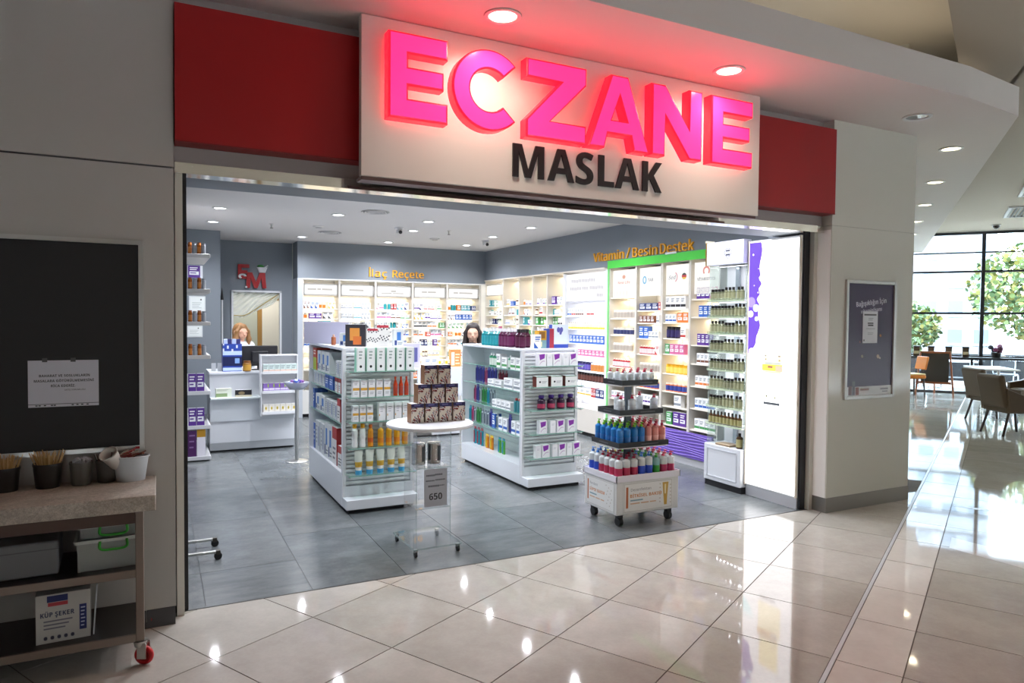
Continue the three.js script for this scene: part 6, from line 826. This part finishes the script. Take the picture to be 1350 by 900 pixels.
    part('lips', cached('lips', () => new THREE.CapsuleGeometry(0.006, 0.026, 3, 8).rotateZ(Math.PI / 2).scale(1, 1, 0.7)), mat(0xa8524c, 0.45), o, [0, 1.437, 0.093]);
    return o;
  };
  person('blond woman in a white coat behind the left counter looking down', [1.02, 0, -5.9], 0.5, 0.975, 0xd9a68c, hairMid, 0x8a6238, 0xd9dde0, 0x30343c);
  person('dark-haired person in white behind the black monitor, only hair showing', [2.72, 0, -5.92], -0.6, 0.98, 0xc99a80, hairMid, 0x1a1412, 0xd9dde0, 0x30343c);
  person('long dark-haired woman in black standing behind the right gondola', [3.55, 0, -3.72], -0.43, 1.0, 0xd2a890, hairLong, 0x1e120e, 0x1c1a1e, 0x24242a, true);
}

// ---------------------------------------------------------------- window wall of the cafe corner
{
  const frame = mat(0x1c2026, 0.4), glass = phys({ color: 0xf4fbff, roughness: 0, transmission: 1, thickness: 0, ior: 1.45 });
  const w = struct('window_1', 'tall dark-framed glazed wall of the cafe corner', [W0[0], 0, W0[1]]); w.rotation.y = WA;
  const ys = [0.03, 0.9, 1.92, 2.9, 3.35, 3.8];
  for (let k = -1; k < 5; k++) {
    const s = k * 2.35; part('mullion', bx(0.075, 3.8, 0.12), frame, w, [s, 0, 0]);
    if (k < 4) for (let i = 0; i < 5; i++) part('pane', bx(2.275, ys[i + 1] - ys[i] - 0.05, 0.006), glass, w, [s + 1.175, ys[i] + 0.025, 0]);
  }
  for (const [y, h] of [[0, 0.06], [0.875, 0.05], [1.895, 0.05], [2.88, 0.045], [3.335, 0.03], [3.775, 0.06]]) part('transom', bx(11.8, h, 0.1), frame, w, [3.5, y, 0]);
  part('head_wall', bx(19, 0.9, 0.2), M.slab, w, [5.85, 3.835, 0]);
  const e = struct('wall_corner', 'end wall closing the mall beside the windows'); part('wall_slab', plan([[14.6, -8.8], [16.05, -7.35], [15.7, -6.95], [14.2, -8.4]], 0, 4.6), M.mallWall, e);
  part('wall_slab', plan([wp(9.45), wp(19), wp(19, 0.3), wp(9.45, 0.3)], 0, 4.6), M.mallWall, e);
}
// ---------------------------------------------------------------- cafe furniture
{
  const leather = mat(0x54422f, 0.55), legm = mat(0x2a1a10, 0.4);
  const arm = thing('cafe_armchair', 'brown upholstered cafe armchair nearest the viewer', 'chair', [11.54, 0, -1.61], 1.1, 'brown cafe armchairs');
  part('seat', rb(0.5, 0.12, 0.5, 0.04, 3), leather, arm, [0, 0.34, 0]);
  part('backrest', at(rb(0.56, 0.5, 0.1, 0.045, 3), 0, 0, 0, 0, -0.22), leather, arm, [0, 0.42, -0.24]);
  for (const s of [-1, 1]) part('armrest', at(poly([[-0.26, 0.0], [0.25, 0.0], [0.27, 0.2], [0.0, 0.24], [-0.3, 0.36]], 0.06, 0.015).rotateY(-Math.PI / 2), 0, 0, 0), leather, arm, [s * 0.27 + 0.03, 0.36, 0]);
  for (const [x, z, t] of [[-0.22, 0.2, 0.06], [0.22, 0.2, 0.06], [-0.22, -0.2, -0.1], [0.22, -0.2, -0.1]]) part('leg', span([x, 0.36, z], [x * 1.12, 0, z + t], 0.018, 8), legm, arm);
  copyOf(arm, [12.85, 0, -2.6], 1.1, 'brown upholstered cafe armchair behind the nearest one', 'brown cafe armchairs'); copyOf(arm, [14.7, 0, -2.9], -2.0, 'brown upholstered cafe armchair across the white table', 'brown cafe armchairs'); copyOf(arm, [16.3, 0, -2.2], -2.0, 'brown upholstered cafe armchair at the far side of the tables', 'brown cafe armchairs');
  const tb = thing('cafe_table', 'pale rectangular cafe table beside the brown armchairs', 'table', [15.7, 0, -4.2], 0.75, 'cafe tables'); part('table_top', rb(1.3, 0.03, 0.7, 0.006), mat(0xd8d8d6, 0.25), tb, [0, 0.72, 0]); for (const x of [-0.55, 0.55]) { part('leg', cyl(0.025, 0.025, 0.72, 12), M.steel, tb, [x, 0, 0]); part('foot', rb(0.06, 0.02, 0.5, 0.006), M.steel, tb, [x, 0, 0]); }
  copyOf(tb, [17.6, 0, -3.0], 0.75, 'pale rectangular cafe table by the windows', 'cafe tables');
  const oc = thing('cafe_chair', 'orange padded wooden chair left of the chalkboard', 'chair', [15.4, 0, -5.75], -2.04), og = mat(0xc8741e, 0.5);
  part('seat', rb(0.46, 0.08, 0.46, 0.03, 3), og, oc, [0, 0.42, 0]); part('seat_pad', rb(0.44, 0.03, 0.44, 0.014, 2), mat(0xe0c890, 0.6), oc, [0, 0.5, 0]); part('backrest', at(rb(0.42, 0.3, 0.04, 0.018, 2), 0, 0, 0, 0, -0.2), og, oc, [0, 0.62, -0.22]); for (const [x, z] of [[-0.19, 0.19], [0.19, 0.19], [-0.19, -0.19], [0.19, -0.19]]) part('leg', span([x, 0.43, z], [x * 1.1, 0, z * 1.1], 0.018, 8), legm, oc); for (const x of [-0.16, 0.16]) part('back_post', span([x, 0.45, -0.19], [x, 0.7, -0.235], 0.014, 8), legm, oc);
  const ab = thing('chalkboard_easel', 'black chalkboard in a brown wooden easel frame by the windows', 'easel', [16.05, 0, -5.6], WA + 0.5 + Math.PI * 0 - 0.15), bd = mat(0x2a2620, 0.6), wd = mat(0x8a4a20, 0.45);
  const wb = 0.55; part('board', at(bx(wb, 0.68, 0.02), 0, 0.3, 0), bd, ab); for (const s of [-1, 1]) { part('frame_post', span([s * (wb / 2 + 0.1), 0, 0.1], [s * (wb / 2 + 0.015), 1.02, -0.02], 0.02, 8), wd, ab); } part('frame_rail', bx(wb + 0.06, 0.045, 0.035), wd, ab, [0, 0.98, 0]); part('frame_rail', bx(wb + 0.1, 0.045, 0.035), wd, ab, [0, 0.28, 0.02]); part('rear_leg', span([0, 0.9, -0.03], [0, 0, -0.4], 0.018, 8), wd, ab);
  ab.rotation.y = Math.atan2(-16.05, 4.355 + 5.6);
  // window ledge with boxed plants and lanterns
  const lg = thing('window_counter', 'dark window counter running along the cafe glass', 'counter', [...wp(1.6, -0.2)].reduce((a, v, i) => (i ? [a[0], 0, v] : [v]), []), WA); part('top', bx(7.6, 0.05, 0.34), mat(0x1e2228, 0.4), lg, [0, 0.84, 0]); for (let i = 0; i < 5; i++) part('leg', bx(0.05, 0.84, 0.05), M.black, lg, [-3.6 + i * 1.8, 0, 0.08]);
  const lan = (s, i) => { const [x, z] = wp(s, -0.2), o = thing('ledge_box', `dark wooden box with cream panel on the window counter, ${ord(i)} from left`, 'box', [x, 0.891, z], WA, 'boxes on the window counter'); part('box_body', rb(0.13, 0.2, 0.13, 0.006), mat(0x4a3620, 0.5), o); part('cream_panel', bx(0.11, 0.07, 0.004), mat(0xc8b890, 0.5), o, [0, 0.05, 0.067]); part('lid', rb(0.14, 0.04, 0.14, 0.006), mat(0x1e1a18, 0.5), o, [0, 0.2, 0]); };
  [-1.32, -1.02, -0.66, -0.32].forEach(lan);
  const [fx, fz] = wp(0.28, -0.2), fp = thing('flower_pot', 'dark pot with purplish flowers right of the window post', 'plant', [fx, 0.891, fz]); part('pot', lathe([[0, 0], [0.08, 0], [0.1, 0.12], [0.09, 0.12], [0, 0.1]], 16), mat(0x2a2420, 0.5), fp); for (let i = 0; i < 9; i++) part('flower_head', cached('flower', () => new THREE.IcosahedronGeometry(0.055, 1)), mat([0x2a2a30, 0x5a2a44, 0x7a3a5a][i % 3], 0.8), fp, [rr(-0.13, 0.13), 0.14 + rr(0, 0.16), rr(-0.1, 0.1)]);
  // ceiling vents over the cafe
  const vt = thing('ceiling_grille', 'white-framed slatted air grille in the cafe ceiling', 'vent', [14.9, 3.85, -3.2], 0.55, 'cafe ceiling grilles'); part('frame', join(at(bx(1.4, 0.03, 0.05), 0, -0.03, 0.3), at(bx(1.4, 0.03, 0.05), 0, -0.03, -0.3), at(bx(0.05, 0.03, 0.65), 0.7, -0.03, 0), at(bx(0.05, 0.03, 0.65), -0.7, -0.03, 0)), M.white, vt); for (let i = 0; i < 9; i++) part('slat', bx(1.36, 0.012, 0.03), i % 2 ? M.black : mat(0x9a9a98, 0.5), vt, [0, -0.02, -0.25 + i * 0.0625]);
  copyOf(vt, [12.6, 3.85, -1.75], 0.55, 'nearer white-framed slatted air grille in the cafe ceiling', 'cafe ceiling grilles');
  const dm = thing('dome_camera', 'small dark dome camera on the cafe ceiling', 'camera', [16.4, 3.85, -4.55]); part('mount', cyl(0.09, 0.09, 0.03, 18), mat(0xb0aca4, 0.5), dm, [0, -0.03, 0]); part('dome', at(new THREE.SphereGeometry(0.07, 16, 10, 0, 6.3, Math.PI / 2, Math.PI / 2), 0, -0.03, 0), mat(0x3a322c, 0.2), dm);
}
// ---------------------------------------------------------------- outdoors beyond the glass
{
  const g = struct('ground', 'pale paving outside the windows'); part('paving', plan([wp(-16, 0.12), wp(26, 0.12), wp(26, 60), wp(-16, 60)], -0.13, 0.1), mat(0x5a5a58, 0.8), g);
  const met = mat(0xc8ccd2, 0.3, 0.8);
  const tt = thing('terrace_table', 'white metal terrace table outside behind the chalkboard', 'table', [wp(-0.5, 1.6)[0], -0.03, wp(-0.5, 1.6)[1]], WA, 'terrace tables'); part('table_top', rb(1.2, 0.03, 0.7, 0.006), mat(0xe8eaec, 0.3), tt, [0, 0.72, 0]); for (const x of [-0.5, 0.5]) for (const z of [-0.28, 0.28]) part('leg', cyl(0.018, 0.018, 0.72, 10), met, tt, [x, 0, z]); part('stretcher', bx(1.0, 0.03, 0.03), met, tt, [0, 0.3, 0]);
  copyOf(tt, [wp(2.4, 1.8)[0], -0.03, wp(2.4, 1.8)[1]], WA, 'white metal terrace table outside right of the window post', 'terrace tables');
  const tc = thing('terrace_chair', 'silver tube terrace chair outside left of the chalkboard', 'chair', [wp(-1.7, 1.4)[0], -0.03, wp(-1.7, 1.4)[1]], WA, 'terrace chairs'); part('seat', rb(0.44, 0.03, 0.44, 0.01), mat(0x3c4148, 0.5), tc, [0, 0.43, 0]); part('frame', tube([[-0.22, 0, 0.2], [-0.22, 0.42, 0.2], [-0.22, 0.45, -0.15], [-0.21, 0.85, -0.24], [0.21, 0.85, -0.24], [0.22, 0.45, -0.15], [0.22, 0.42, 0.2], [0.22, 0, 0.2]], 0.014, 60, 6), met, tc); part('backrest', bx(0.4, 0.2, 0.014), mat(0x3c4148, 0.5), tc, [0, 0.6, -0.215]); for (const x of [-0.2, 0.2]) part('rear_leg', span([x, 0.44, -0.15], [x, 0, -0.22], 0.014, 6), met, tc);
  copyOf(tc, [wp(0.7, 1.5)[0], -0.03, wp(0.7, 1.5)[1]], WA + 2.8, 'silver tube terrace chair outside beside the window post', 'terrace chairs');
  const sc = thing('terrace_screen', 'dark low terrace screen outside the windows', 'screen', [wp(1.5, 3.2)[0], -0.03, wp(1.5, 3.2)[1]], WA); part('panel', bx(9, 0.75, 0.04), mat(0x12161c, 0.5), sc, [0, 0.12, 0]); for (let i = 0; i < 6; i++) part('post', bx(0.06, 0.95, 0.06), M.black, sc, [-4.4 + i * 1.76, 0, 0]);
  const hedge = thing('planter_hedge', 'low green hedge outside left of the window post', 'hedge', [wp(-2.2, 5)[0], -0.03, wp(-2.2, 5)[1]], WA); part('planter', bx(2.4, 0.4, 0.5), mat(0x2a2c30, 0.6), hedge); { const gs = []; for (let i = 0; i < 900; i++) gs.push(at(new THREE.CircleGeometry(0.06, 5), rr(-1.2, 1.2), rr(0.4, 1.25), rr(-0.3, 0.3), rnd() * 6.28, rr(-1.2, 1.2))); part('foliage', join(...gs), mat(0x34491c, 0.7), hedge).userData.kind = 'stuff'; }
  for (const [s2, q2, t2, l2] of [[-0.9, 2.2, 0.3, 'black terrace chair behind the chalkboard'], [1.5, 2.3, -0.4, 'black terrace chair right of the window post'], [3.2, 2.4, 0.2, 'black terrace chair at the right end of the terrace']]) { const o = copyOf(tc, [wp(s2, q2)[0], -0.03, wp(s2, q2)[1]], WA + t2, l2, 'terrace chairs'); o.traverse((m) => { if (m.isMesh) m.material = mat(0x14181e, 0.5); }); }
  // trees and houses
  const leaf = [mat(0x465a2a, 0.7), mat(0x5a6a38, 0.7), mat(0x344a24, 0.7), mat(0x6e6a2e, 0.7)], leafG = new THREE.CircleGeometry(0.085, 5);
  const tree = (name, label, s, q, h, r, n, trunk = true) => {
    const [x, z] = wp(s, q), o = thing(name, label, 'tree', [x, -0.03, z], 0, 'trees outside');
    if (trunk) part('trunk', cyl(0.13, 0.06, h * 0.6, 10), mat(0x5a4632, 0.8), o);
    const gs = []; for (let i = 0; i < n; i++) { const a = rnd() * 6.28, b = Math.acos(rr(-1, 1)), k = Math.cbrt(rnd()); gs.push(at(leafG, r * k * Math.sin(b) * Math.cos(a), h * 0.66 + r * 0.8 * k * Math.cos(b), r * k * Math.sin(b) * Math.sin(a), rnd() * 6.28, rr(-1.2, 1.2))); }
    const parts = [0, 1, 2].map((m) => join(...gs.filter((_, i) => i % 3 === m))); parts.forEach((p, m) => { const f = part('foliage', p, leaf[(m + Math.round(s * 2 + 40)) % 4], o); f.userData.kind = 'stuff'; });
  };
  tree('leafy_tree', 'broad yellow-green tree outside right of the window post', 2.4, 8, 4.2, 2.0, 2600); tree('leafy_tree', 'tall darker green tree outside at the far right', 7.2, 14, 6.2, 2.6, 3200); tree('leafy_tree', 'small light green tree outside left of the window post', -1.2, 12, 2.4, 1.3, 1600); tree('leafy_tree', 'distant green tree outside behind the chalkboard', -5.5, 16, 3.6, 1.6, 1600);
  const house = (label, s, q, w, h, d, col, nx, ny) => {
    const [x, z] = wp(s, q), o = thing('building', label, 'building', [x, -0.03, z], WA, 'houses outside'); part('walls', bx(w, h, d), mat(col, 0.8), o); part('roof_edge', bx(w + 0.3, 0.25, d + 0.3), mat(0xc0beba, 0.7), o, [0, h, 0]);
    for (let j = 0; j < ny; j++) for (let i = 0; i < nx; i++) { part('window', bx(w / nx * 0.55, h / ny * 0.5, 0.08), mat(0x5a6670, 0.3), o, [(i + 0.5) * w / nx - w / 2, (j + 0.3) * h / ny, d / 2 + 0.0]); part('window_sill', bx(w / nx * 0.62, 0.1, 0.2), mat(0xd0cec8, 0.7), o, [(i + 0.5) * w / nx - w / 2, (j + 0.3) * h / ny - 0.1, d / 2 + 0.06]); }
  };
  house('pale apartment house far outside the left window pane', -4, 34, 16, 12, 8, 0x8a8e94, 12, 7); house('greyish house far outside beyond the trees', 16, 30, 14, 9, 8, 0x8a8880, 10, 6);
}
renderer.render(scene, camera);
